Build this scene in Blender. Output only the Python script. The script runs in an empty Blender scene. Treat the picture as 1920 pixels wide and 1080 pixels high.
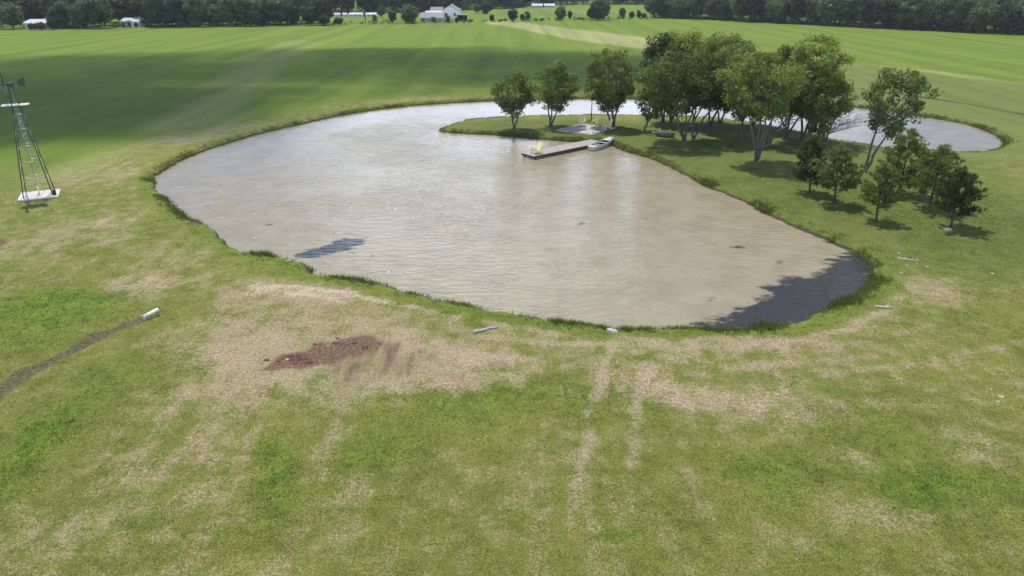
import bpy, bmesh, math, random
import numpy as np
from mathutils import Vector, Matrix, noise as mnoise

R = math.radians
scene = bpy.context.scene
col = scene.collection

# ------------------------------------------------------------------ camera
F_PX, PITCH, CAM_Z = 1350.0, R(23.25), 16.0          # drone, 16 m up
cam_d = bpy.data.cameras.new('camera'); cam = bpy.data.objects.new('camera', cam_d); col.objects.link(cam)
cam_d.sensor_width = 36.0; cam_d.lens = 36.0 * F_PX / 1920.0
cam_d.clip_start = 0.1; cam_d.clip_end = 6000
cam.location = (0, 0, CAM_Z); cam.rotation_euler = (R(90) - PITCH, 0, 0)
scene.camera = cam

# ------------------------------------------------------------------ sky + sun
SUN_EL = R(66)
SUN_DIR = Vector((-0.42 * math.cos(SUN_EL), 0.907 * math.cos(SUN_EL), math.sin(SUN_EL))).normalized()
w = bpy.data.worlds.new('World'); scene.world = w; w.use_nodes = True
nt = w.node_tree; nt.nodes.clear()
def N(nt, t, **k):
    n = nt.nodes.new(t)
    for a, v in k.items():
        if a.startswith('i_'): n.inputs[a[2:].replace('_', ' ')].default_value = v
        else: setattr(n, a, v)
    return n
def L(nt, a, b): nt.links.new(a, b)
def math_n(nt, op, a, b=None, clamp=False):
    n = nt.nodes.new('ShaderNodeMath'); n.operation = op; n.use_clamp = clamp
    for i, v in enumerate((a, b)):
        if v is None: continue
        if isinstance(v, (int, float)): n.inputs[i].default_value = v
        else: nt.links.new(v, n.inputs[i])
    return n.outputs[0]
def mixc(nt, fac, a, b, mode='MIX'):
    n = nt.nodes.new('ShaderNodeMix'); n.data_type = 'RGBA'; n.blend_type = mode
    for s, v in ((n.inputs[0], fac), (n.inputs[6], a), (n.inputs[7], b)):
        if isinstance(v, (int, float)): s.default_value = v
        elif isinstance(v, tuple): s.default_value = (*v, 1) if len(v) == 3 else v
        else: nt.links.new(v, s)
    return n.outputs[2]
def ramp(nt, src, lo, hi, a=0.0, b=1.0):
    n = nt.nodes.new('ShaderNodeMapRange'); n.interpolation_type = 'SMOOTHSTEP'
    nt.links.new(src, n.inputs[0])
    for i, v in zip((1, 2, 3, 4), (lo, hi, a, b)): n.inputs[i].default_value = v
    return n.outputs[0]
def noise_n(nt, vec, scale, detail=4, rough=0.55, out=0, dist=0.0):
    n = nt.nodes.new('ShaderNodeTexNoise'); n.inputs['Scale'].default_value = scale
    n.inputs['Detail'].default_value = detail; n.inputs['Roughness'].default_value = rough
    n.inputs['Distortion'].default_value = dist
    if vec is not None: nt.links.new(vec, n.inputs['Vector'])
    return n.outputs[out]

sky = N(nt, 'ShaderNodeTexSky', sky_type='NISHITA', sun_disc=False)
sky.sun_elevation = SUN_EL; sky.sun_rotation = math.atan2(SUN_DIR.x, SUN_DIR.y)
sky.air_density = 1.0; sky.dust_density = .2; sky.ozone_density = 4.0
tc = N(nt, 'ShaderNodeTexCoord')
mp = N(nt, 'ShaderNodeMapping'); mp.inputs['Scale'].default_value = (1, 1, 2.6)
L(nt, tc.outputs['Generated'], mp.inputs['Vector'])
cl = noise_n(nt, mp.outputs[0], 3.1, 6, 0.55, dist=0.4)
cov = ramp(nt, cl, 0.33, 0.50)
# gaps of open blue sky between the clouds (directions on the sky dome)
def gap(az, el, r0, r1):
    v = (math.sin(R(az)) * math.cos(R(el)), math.cos(R(az)) * math.cos(R(el)), math.sin(R(el)))
    d = N(nt, 'ShaderNodeVectorMath', operation='DISTANCE')
    wv = N(nt, 'ShaderNodeVectorMath', operation='MULTIPLY_ADD')
    L(nt, tc.outputs['Generated'], d.inputs[0]); d.inputs[1].default_value = v
    dn = math_n(nt, 'ADD', d.outputs['Value'], math_n(nt, 'MULTIPLY', math_n(nt, 'SUBTRACT', cl, 0.5), 0.5))
    return ramp(nt, dn, r0, r1)
for a in ((-26, 12.5, .11, .20), (-20, 8.5, .05, .12), (22, 24, .14, .28), (-15, 34, .1, .25), (32, 11, .10, .18)):
    cov = math_n(nt, 'MULTIPLY', cov, gap(*a))
sz = N(nt, 'ShaderNodeSeparateXYZ'); L(nt, tc.outputs['Generated'], sz.inputs[0])
cov = math_n(nt, 'MULTIPLY', cov, ramp(nt, math_n(nt, 'ADD', sz.outputs[2], math_n(nt, 'MULTIPLY', math_n(nt, 'SUBTRACT', cl, .5), .8)), .50, .78, 1.0, .12))
cshade = ramp(nt, noise_n(nt, mp.outputs[0], 7.0, 4, .5), 0.3, 0.7, 0.75, 1.1)
ccol = N(nt, 'ShaderNodeVectorMath', operation='SCALE'); ccol.inputs[0].default_value = (11.0, 13.0, 16.6)
L(nt, math_n(nt, 'MULTIPLY', cshade, ramp(nt, sz.outputs[2], .10, .50, 1.45, .85)), ccol.inputs['Scale'])
skyc = mixc(nt, cov, mixc(nt, 1.0, sky.outputs[0], (.50, .68, .95), 'MULTIPLY'), ccol.outputs[0])
bg = N(nt, 'ShaderNodeBackground', i_Strength=0.10); L(nt, skyc, bg.inputs['Color'])
wo = N(nt, 'ShaderNodeOutputWorld'); L(nt, bg.outputs[0], wo.inputs['Surface'])

sl = bpy.data.lights.new('sun', 'SUN'); sl.energy = 4.4; sl.angle = R(0.5); sl.color = (1.0, 0.955, 0.88)
sun = bpy.data.objects.new('sun', sl); col.objects.link(sun)
sun.rotation_euler = SUN_DIR.to_track_quat('Z', 'Y').to_euler()

scene.view_settings.view_transform = 'Standard'; scene.view_settings.look = 'None'
scene.view_settings.gamma = 1; scene.view_settings.exposure = 0.12
scene.render.engine = 'CYCLES'
scene.cycles.max_bounces = 6; scene.cycles.transparent_max_bounces = 40

# ------------------------------------------------------------------ helpers
CP, SP = math.cos(PITCH), math.sin(PITCH)
def ray(px, py):
    r, u = (px - 960) / F_PX, (540 - py) / F_PX
    return (r, CP + u * SP, -SP + u * CP)
def P(px, py, z=0.0):
    """where the line of sight through a photo pixel meets the level z"""
    d = ray(px, py); t = (z - CAM_Z) / d[2]
    return Vector((d[0] * t, d[1] * t, z))
def Z_at(py, Y): d = ray(960, py); return CAM_Z + d[2] / d[1] * Y
def X_at(px, py, Y): d = ray(px, py); return d[0] / d[1] * Y

def tag(o, label=None, cat=None, group=None, kind=None):
    if label: o['label'] = label
    if cat: o['category'] = cat
    if group: o['group'] = group
    if kind: o['kind'] = kind
    return o
def empty(name, loc, rz=0, **k):
    o = bpy.data.objects.new(name, None); col.objects.link(o); o.location = loc; o.rotation_euler.z = rz
    o.empty_display_size = .2
    return tag(o, **k)
def link(name, me, mat=None, parent=None, **k):
    o = bpy.data.objects.new(name, me); col.objects.link(o)
    if mat: me.materials.append(mat)
    if parent: o.parent = parent
    return tag(o, **k)
def np_mesh(name, V, Fq, nper, smooth=False):
    """numpy verts (n,3) and faces (m,nper)"""
    me = bpy.data.meshes.new(name)
    V = np.asarray(V, dtype=np.float32); Fq = np.asarray(Fq, dtype=np.int32)
    me.vertices.add(len(V)); me.vertices.foreach_set('co', V.ravel())
    me.loops.add(Fq.size); me.loops.foreach_set('vertex_index', Fq.ravel())
    me.polygons.add(len(Fq)); me.polygons.foreach_set('loop_start', np.arange(0, Fq.size, nper, dtype=np.int32))
    if smooth: me.polygons.foreach_set('use_smooth', np.ones(len(Fq), dtype=bool))
    me.update(calc_edges=True); me.validate()
    return me
def set_col(me, name, A):
    a = me.attributes.new(name, 'FLOAT_COLOR', 'POINT')
    B = np.ones((len(me.vertices), 4), dtype=np.float32); B[:, :A.shape[1]] = A
    a.data.foreach_set('color', B.ravel())

class MB:
    """collects boxes, tubes and lathes; build() links them as ONE mesh"""
    def __init__(s): s.bm = bmesh.new()
    def box(s, c, size, rot=None, bevel=0):
        m = Matrix.Translation(c) @ ((rot or Matrix.Identity(4)) @ Matrix.Diagonal((*size, 1)))
        r = bmesh.ops.create_cube(s.bm, size=1, matrix=m)
        if bevel:
            es = list({e for v in r['verts'] for e in v.link_edges})
            bmesh.ops.bevel(s.bm, geom=es, offset=bevel, segments=1, affect='EDGES')
        return s
    def bar(s, a, b, wd, h):
        a, b = Vector(a), Vector(b); d = b - a
        q = d.to_track_quat('X', 'Z').to_matrix().to_4x4()
        return s.box((a + b) / 2, (d.length, wd, h), q)
    def tube(s, pts, rad, n=7, cap=True):
        pts = [Vector(p) for p in pts]
        if isinstance(rad, (int, float)): rad = [rad] * len(pts)
        rings = []
        for i, p in enumerate(pts):
            t = (pts[min(i + 1, len(pts) - 1)] - pts[max(i - 1, 0)]).normalized()
            u = t.cross(Vector((0.31, 0.9, 0.13))).normalized(); v = t.cross(u)
            rings.append([s.bm.verts.new(p + (u * math.cos(2 * math.pi * k / n) + v * math.sin(2 * math.pi * k / n)) * rad[i]) for k in range(n)])
        for a, b in zip(rings, rings[1:]):
            for k in range(n):
                f = s.bm.faces.new((a[k], a[(k + 1) % n], b[(k + 1) % n], b[k])); f.smooth = True
        if cap:
            s.bm.faces.new(rings[0][::-1]); s.bm.faces.new(rings[-1])
        return s
    def poly(s, pts, h):
        vs = [s.bm.verts.new(p) for p in pts]; f = s.bm.faces.new(vs)
        r = bmesh.ops.extrude_face_region(s.bm, geom=[f])
        bmesh.ops.translate(s.bm, vec=Vector(h), verts=[g for g in r['geom'] if isinstance(g, bmesh.types.BMVert)])
        return s
    def build(s, name, mat, parent=None, **k):
        bmesh.ops.recalc_face_normals(s.bm, faces=s.bm.faces)
        me = bpy.data.meshes.new(name); s.bm.to_mesh(me); s.bm.free()
        return link(name, me, mat, parent, **k)

def fbm(x, y, scale, seed=0, octv=4):
    out = 0; amp = 1; tot = 0
    for o in range(octv):
        f = scale * 2 ** o
        X, Y = x * f + 17.3 * o + seed * 7.1, y * f + 9.7 * o + seed * 3.3
        xi, yi = np.floor(X), np.floor(Y); fx, fy = X - xi, Y - yi
        fx, fy = fx * fx * (3 - 2 * fx), fy * fy * (3 - 2 * fy)
        def h(a, b): t = np.sin(a * 127.1 + b * 311.7 + seed * 74.7) * 43758.5453; return t - np.floor(t)
        v = (h(xi, yi) * (1 - fx) + h(xi + 1, yi) * fx) * (1 - fy) + (h(xi, yi + 1) * (1 - fx) + h(xi + 1, yi + 1) * fx) * fy
        out = out + v * amp; tot += amp; amp *= .5
    return out / tot
def sstep(x, a, b): t = np.clip((x - a) / (b - a), 0, 1); return t * t * (3 - 2 * t)
def seg_dist(X, Y, pts, closed=False):
    D = np.full(X.shape, 1e9); n = len(pts)
    for i in range(n if closed else n - 1):
        ax, ay = pts[i][:2]; bx, by = pts[(i + 1) % n][:2]
        dx, dy = bx - ax, by - ay
        t = np.clip(((X - ax) * dx + (Y - ay) * dy) / (dx * dx + dy * dy + 1e-9), 0, 1)
        D = np.minimum(D, np.hypot(X - ax - t * dx, Y - ay - t * dy))
    return D
def inside(X, Y, pts):
    I = np.zeros(X.shape, bool); n = len(pts)
    for i in range(n):
        ax, ay = pts[i][:2]; bx, by = pts[(i + 1) % n][:2]
        c = ((ay > Y) != (by > Y)) & (X < (bx - ax) * (Y - ay) / (by - ay + 1e-12) + ax)
        I ^= c
    return I
def sdist(X, Y, pts): return seg_dist(X, Y, pts, True) * np.where(inside(X, Y, pts), -1, 1)

# ------------------------------------------------------------------ materials
def mat(name, color, rough=.8, metal=0, var=.12, scale=6, bump=0, spec=.3):
    m = bpy.data.materials.new(name); m.use_nodes = True; t = m.node_tree
    b = t.nodes['Principled BSDF']; b.inputs['Roughness'].default_value = rough; b.inputs['Metallic'].default_value = metal
    b.inputs['Specular IOR Level'].default_value = spec
    tc = N(t, 'ShaderNodeTexCoord'); n = noise_n(t, tc.outputs['Object'], scale, 5, .6)
    lo = tuple(c * (1 - 2 * var) for c in color); hi = tuple(min(1, c * (1 + var)) for c in color)
    L(t, mixc(t, ramp(t, n, .3, .7), lo, hi), b.inputs['Base Color'])
    if bump:
        bp = N(t, 'ShaderNodeBump', i_Strength=bump, i_Distance=.02); L(t, noise_n(t, tc.outputs['Object'], scale * 4, 5), bp.inputs['Height'])
        L(t, bp.outputs[0], b.inputs['Normal'])
    return m
M = dict(
    white=mat('white_paint', (.82, .82, .80), .6, scale=2), conc=mat('concrete', (.54, .51, .48), .85, var=.12, scale=3, bump=.4),
    patio=mat('patio_slab', (.42, .39, .36), .8, var=.22, scale=1.2, bump=.3),
    steel=mat('green_steel', (.055, .085, .06), .5, .4), galv=mat('galvanised', (.38, .40, .40), .45, .7),
    yellow=mat('yellow_paint', (.84, .74, .34), .55, var=.06), wood=mat('weathered_wood', (.37, .335, .295), .85, var=.2, scale=9, bump=.4),
    dwood=mat('dark_wood', (.07, .055, .045), .9, var=.2), bark=mat('grey_bark', (.15, .132, .105), .95, var=.3, scale=5, bump=.8),
    dead=mat('dead_wood', (.55, .50, .45), .95, var=.2, scale=7, bump=.3), pbark=mat('pine_bark', (.09, .065, .05), .95, var=.3, scale=6, bump=.6),
    boat=mat('boat_white', (.50, .485, .43), .4, var=.08, spec=.5), dark=mat('dark_plastic', (.025, .023, .022), .6),
    roofg=mat('grey_roof', (.24, .24, .245), .8, var=.1, scale=1), roofw=mat('pale_metal_roof', (.46, .48, .50), .5, var=.08, scale=.6),
    glass=mat('window_glass', (.03, .04, .05), .1, spec=.6), soil=mat('red_clod', (.16, .07, .055), .95, var=.3, scale=4, bump=.8),
    pale=mat('pale_stone', (.46, .42, .36), .9, var=.15, scale=5, bump=.5), beige=mat('beige_siding', (.42, .40, .36), .8),
)
def leaf_mat(name, c0, c1, c2, trans=.42):
    m = bpy.data.materials.new(name); m.use_nodes = True; t = m.node_tree; t.nodes.clear()
    at = N(t, 'ShaderNodeAttribute', attribute_name='tint')
    sx = N(t, 'ShaderNodeSeparateColor'); L(t, at.outputs['Color'], sx.inputs[0])
    oi = N(t, 'ShaderNodeObjectInfo')
    c = mixc(t, sx.outputs[0], c0, c1); c = mixc(t, math_n(t, 'MULTIPLY', sx.outputs[1], .8), c, c2)
    hs = N(t, 'ShaderNodeHueSaturation'); L(t, c, hs.inputs['Color'])
    L(t, ramp(t, oi.outputs['Random'], 0, 1, .495, .515), hs.inputs['Hue']); L(t, ramp(t, oi.outputs['Random'], 0, 1, 1.45, .6), hs.inputs['Value'])
    d = N(t, 'ShaderNodeBsdfPrincipled', i_Roughness=.55); d.inputs['Specular IOR Level'].default_value = .25
    L(t, hs.outputs[0], d.inputs['Base Color'])
    tr = N(t, 'ShaderNodeBsdfTranslucent'); L(t, mixc(t, 1.0, hs.outputs[0], (1.25, 1.2, .6), 'MULTIPLY'), tr.inputs[0])
    mx = N(t, 'ShaderNodeMixShader', i_Fac=trans); L(t, d.outputs[0], mx.inputs[1]); L(t, tr.outputs[0], mx.inputs[2])
    o = N(t, 'ShaderNodeOutputMaterial'); L(t, mx.outputs[0], o.inputs['Surface'])
    return m
M['oak'] = leaf_mat('oak_leaves', (.074, .118, .028), (.19, .245, .048), (.30, .30, .065))
M['oak_dark'] = leaf_mat('dark_oak_leaves', (.048, .078, .022), (.105, .145, .032), (.19, .20, .05))
M['pine'] = leaf_mat('pine_needles', (.080, .115, .034), (.140, .175, .046), (.20, .19, .06), .3)
M['far'] = leaf_mat('far_leaves', (.050, .085, .034), (.085, .130, .042), (.14, .18, .055), .35)
M['reed'] = leaf_mat('bank_blades', (.085, .125, .025), (.15, .20, .035), (.30, .24, .10), .35)

# ------------------------------------------------------------------ pond outline, traced on the water level
ZW = -0.42
SH = [(287,340),(293,330),(333,305),(367,290),(400,278),(450,262),(500,248),(567,233),(633,218),(700,207),(767,199),(840,194),
 (900,190.5),(960,188),(1020,186.5),(1100,185.5),(1200,185.5),(1300,187),(1400,189),(1500,193.5),(1593,201),(1655,207),(1710,215),(1750,222),(1790,229),(1817,235),
 (1845,244),(1866,254),(1880,264),(1883,272),(1874,279),(1858,284),(1835,288),(1803,288),(1770,286.5),(1733,284.5),(1700,283.5),(1663,282),(1643,277),(1597,269),
 (1556,263),(1500,250),(1457,241),(1384,228),(1320,222),(1262,220),(1194,218.5),(1120,218),(1060,218.5),(995,220),(917,224),(870,228),(846,236),(824,245),
 (840,249),(865,250.5),(930,254),(967,257),(1021,262),(1073,266),(1100,264),(1125,266),(1150,274),(1170,283),(1200,292),(1228,300),(1265,319),(1300,337),(1350,361),(1400,381),
 (1431,399),(1463,414),(1505,432),(1547,451),(1590,469),(1618,484),(1632,507),(1629,533),(1614,550),(1579,569),(1533,589),(1491,605),(1449,615),(1396,621),
 (1350,622),(1315,619),(1280,617),(1230,618),(1190,619),(1165,620),(1148,624),(1130,617),(1080,609),(1027,602),(967,591),(907,582),(847,570),(800,558),(767,549),(700,533),
 (640,522),(600,519),(585,510),(567,495),(527,485),(483,480),(450,472),(425,461),(415,445),(400,431),(372,418),(350,410),(327,388),(303,365)]
POND = []
_p = [P(x, y, ZW) for x, y in SH]
for i in range(len(_p)):      # Catmull-Rom smoothing
    a, b, c, d = _p[i - 1], _p[i], _p[(i + 1) % len(_p)], _p[(i + 2) % len(_p)]
    for t in (0, .5):
        POND.append(tuple((.5 * (2 * b + (c - a) * t + (2 * a - 5 * b + 4 * c - d) * t * t + (3 * b - a - 3 * c + d) * t ** 3))[:2]))

# ------------------------------------------------------------------ ground sheet
def axis(fine0, fine1, step, lo, hi, g=1.032):
    a = list(np.arange(fine0, fine1, step)); s = step
    while a[-1] < hi: s *= g; a.append(a[-1] + s)
    s = step; b = [fine0]
    while b[-1] > lo: s *= g; b.append(b[-1] - s)
    return np.array(b[:0:-1] + a)
gx = axis(-42, 66, .30, -3000, 3000); gy = axis(13, 122, .30, -400, 4200)
GX, GY = np.meshgrid(gx, gy)
DITCH = [P(x, y) for x, y in ((283,587),(240,603),(200,620),(150,645),(100,668),(60,690),(25,712),(-10,735),(-80,790),(-200,880))]
LINE1 = [P(x, y) for x, y in ((1380,92),(1480,102),(1592,116),(1750,134),(1920,156),(2150,186),(2500,235))]
LINE2 = [P(x, y) for x, y in ((1480,152),(1540,157),(1597,161.5),(1755,182),(1920,210),(2150,250),(2500,310))]
sd = sdist(GX, GY, POND)
def ground_z(X, Y, sd=None, fine=True):
    if sd is None: sd = sdist(X, Y, POND)
    d = sd + (fbm(X, Y, 1.1, 3, 3) - .5) * .55
    z = np.interp(d, [-4, -.5, 0, .35, 1.1, 3.2], [ZW - 1.3, ZW - .35, ZW + .0, ZW + .24, -.05, 0.0])
    near = np.exp(-np.maximum(Y - 60, 0) / 90)
    und = (fbm(X, Y, .09, 5, 3) - .5) * .5 + (fbm(X, Y, .9, 8, 2) - .5) * .06
    z = z + und * sstep(sd, .8, 9) * np.where(np.abs(X) + np.abs(Y) > 260, 0, 1)
    dd = seg_dist(X, Y, DITCH); z = z - .13 * np.exp(-(dd / .40) ** 2) - .09 * np.exp(-(dd / 1.5) ** 2)
    z = z - .3 * np.exp(-(seg_dist(X, Y, LINE2) / 1.0) ** 2) - .15 * np.exp(-(seg_dist(X, Y, LINE1) / 1.0) ** 2)
    return z
GZ = ground_z(GX, GY, sd)
def gz(x, y): return float(ground_z(np.array([x], float), np.array([y], float))[0])
def G(px, py, z=0.0):
    p = P(px, py, z); return Vector((p.x, p.y, gz(p.x, p.y)))

def masks(X, Y, sdv):
    wx = X + (fbm(X, Y, .35, 11, 4) - .5) * 3.2; wy = Y + (fbm(X, Y, .35, 12, 4) - .5) * 3.2
    def ell(px, py, rx, ry, amp=1, soft=.75):
        c = P(px, py); a = abs(P(px + rx, py).x - c.x); b = abs(P(px, py - ry).y - c.y) * .5 + abs(P(px, py + ry).y - c.y) * .5
        r = np.hypot((wx - c.x) / a, (wy - c.y) / b)
        return amp * (1 - sstep(r, 1 - soft, 1 + soft * .6))
    def stroke(pts, wd, amp=1, warp=.4):
        q = [P(*p) for p in pts]
        d = seg_dist(X + (wx - X) * warp, Y + (wy - Y) * warp, q)
        return amp * (1 - sstep(d, wd * .35, wd))
    dry = np.zeros_like(X) + .33
    for e in ((560,615,220,70,.5),(700,690,240,60,.52),(470,690,140,80,.4),(560,545,130,26,.5),(860,700,160,45,.35),(1200,740,200,36,.45),(1440,745,120,50,.35),(1250,745,110,30,.35),
              (270,535,85,28,.6),(150,440,130,45,.35),(330,480,70,30,.25),(1740,545,80,40,.55),(1620,605,100,22,.35),(1560,855,60,30,.35),(1690,945,110,35,.4),(1800,830,60,20,.35),(1640,755,60,20,.2),
              (90,1000,130,70,.22),(340,880,170,110,.20),(1000,900,130,70,.12),(640,860,40,160,.22),(1270,650,280,20,.3),(1480,660,180,18,.25),(180,330,120,25,.35),(330,262,90,10,.3),(520,235,150,8,.15),
              (1440,1010,70,50,.25),(860,620,180,40,.2)):
        dry = dry + ell(*e)
    for s in (([(900,632),(1050,640),(1200,648),(1380,648),(1500,636),(1600,612),(1680,575)],.45,.45),([(760,572),(850,592),(960,610),(1100,630),(1250,636),(1400,634)],.35,.45),
              ([(1150,640),(1128,700),(1112,770),(1095,850)],.30,.55,.15),([(1095,850),(1080,920),(1060,1010)],.3,.25,.15),([(1215,680),(1198,755),(1190,800),(1182,870)],.34,.5,.15),([(1182,870),(1172,960),(1165,1060)],.3,.2,.15),([(700,640),(880,668),(1080,682),(1300,700)],.5,.3),([(1160,660),(1400,690),(1640,670)],.4,.3),
              ([(1500,700),(1700,690),(1920,640)],.4,.25),([(1480,640),(1600,650),(1750,620)],.3,.2)):
        dry = dry + stroke(*s)
    lush = np.zeros_like(X)
    for e in ((60,600,190,60,.8),(130,560,120,35,.4),(230,690,120,40,.45),(90,800,110,90,.8),(10,900,60,90,.6),(510,900,55,110,.75),(840,770,180,50,.5),(740,850,90,45,.45),(1150,760,150,40,.45),
              (1340,850,100,40,.4),(1460,870,110,45,.55),(1740,880,160,50,.6),(1880,600,110,120,.35),(1600,800,160,40,.4),(1430,930,90,40,.5),(1560,1040,150,40,.4),(1140,985,60,26,.7),(1275,1030,25,16,.8),
              (690,970,30,20,.6),(1120,1060,60,30,.5),(190,495,30,14,.5),(1880,360,100,80,.5),(420,445,70,25,.4),(340,390,60,50,.4),(480,500,60,14,.5),(100,350,160,20,.2),(1800,940,200,80,.35),(1400,290,330,55,.55),(1000,245,170,22,.5),(1680,390,190,70,.4),(1850,440,120,90,.3),
              (1500,580,200,30,.2),(860,1010,140,50,.15),(700,860,60,26,.3),(1000,740,120,26,.4),(170,470,70,12,.4)):
        lush = lush + ell(*e)
    bank = (1 - sstep(sdv + (fbm(X, Y, .5, 71, 3) - .5) * 2.2, .3, 2.1)) * .75
    lush = lush + bank * np.where(Y < 62, 1, .5); dry = dry - bank * .75 - lush * .55
    soil = ell(560,678,72,18,1.1,.5) + ell(650,645,80,16,.9,.5) + ell(-5,462,34,20,1.1,.4) + ell(600,664,80,14,.75,.5) + ell(640,680,120,34,.22) + ell(860,705,70,12,.4) + ell(600,700,60,12,.35) + ell(700,660,60,14,.35) + ell(1455,662,20,5,.6) + ell(740,680,120,30,.30)
    dd = seg_dist(X, Y, DITCH)
    wdt = np.interp(X, [-19, -13.5], [.28, -.06]); mud = (1 - sstep(dd + (fbm(X, Y, 1.3, 21, 4) - .5) * .9, wdt, wdt + .45))
    pale = stroke([(480,540),(560,535),(640,550),(700,562),(790,578)],.55,.7,.6) + stroke([(540,552),(640,565),(740,566)],.35,.5,.6) + ell(1730,560,70,20,.5) + ell(1450,765,60,18,.45) + ell(1240,745,60,18,.45) + ell(560,550,120,22,.45) + ell(520,545,60,14,.4) + ell(1680,490,30,6,.3) + ell(900,618,30,8,.4) + ell(1420,735,80,26,.3)
    # far fields
    field = sstep(sdv, 2.5, 9) * sstep(Y + X * .0, 72, 92)
    leftb = sstep(-X - .18 * Y, 12, 24) * sstep(Y, 55, 70); field = np.maximum(field, leftb * sstep(sdv, 5, 12))
    l2 = [P(1400,146), P(1597,161.5), P(1755,182), P(1920,210), P(2500,310)]
    # mown shelf between the two ditch lines and the pond
    a1, b1 = LINE1[0], LINE1[-1]; side1 = ((b1.x - a1.x) * (Y - a1.y) - (b1.y - a1.y) * (X - a1.x))
    shelf = np.where((side1 < 0) & (X > 38), 1., 0.) * (1 - 0)
    field = field * (1 - shelf)
    strip_poly = [P(*p) for p in ((894,41),(961,40),(1206,70),(1290,84),(1290,100),(1190,89),(1073,75),(980,55))]
    strip = 1 - sstep(sdist(X + (wx - X) * .5, Y + (wy - Y) * .5, strip_poly), -2, 2.5)
    streak = stroke([(560,78),(470,130),(400,190),(350,235)],9,.75) + stroke([(800,120),(760,150),(740,180)],10,.3) + stroke([(60,330),(200,300),(330,262),(520,236),(700,212)],5,.6) + ell(1000,125,160,22,.2)
    streak = streak + stroke([(1480,102),(1592,116),(1750,134),(1920,156)],2.8,1.5,.05) + stroke([(1592,160),(1755,181),(1920,209)],1.8,.45,.05)
    dry = np.where(field > .5, dry * .4, dry)
    cut = np.clip(strip, 0, 1) * .95 + np.clip(streak, 0, 1) * .62
    inter = shelf * sstep(Y, 60, 90)
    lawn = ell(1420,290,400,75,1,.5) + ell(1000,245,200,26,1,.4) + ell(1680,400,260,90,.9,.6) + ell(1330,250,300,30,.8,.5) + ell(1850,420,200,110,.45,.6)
    return (np.stack([np.clip(dry, -.4, 1.4), np.clip(soil, 0, 1.2), np.clip(lush, 0, 1.3)], -1),
            np.stack([np.clip(pale, 0, 1), np.clip(mud, 0, 1), np.clip(field, 0, 1)], -1),
            np.stack([np.clip(cut, 0, 1), np.clip(inter, 0, 1), np.clip(lawn, 0, 1)], -1))
A1, A2, A3 = masks(GX, GY, sd)
ny, nx = GX.shape
idx = np.arange(nx * ny).reshape(ny, nx)
FQ = np.stack([idx[:-1, :-1], idx[:-1, 1:], idx[1:, 1:], idx[1:, :-1]], -1).reshape(-1, 4)
gme = np_mesh('ground', np.stack([GX, GY, GZ], -1).reshape(-1, 3), FQ, 4, True)
for nm, A in (('wear', A1), ('zone', A2), ('cut', A3)): set_col(gme, nm, A.reshape(-1, 3))

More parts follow.
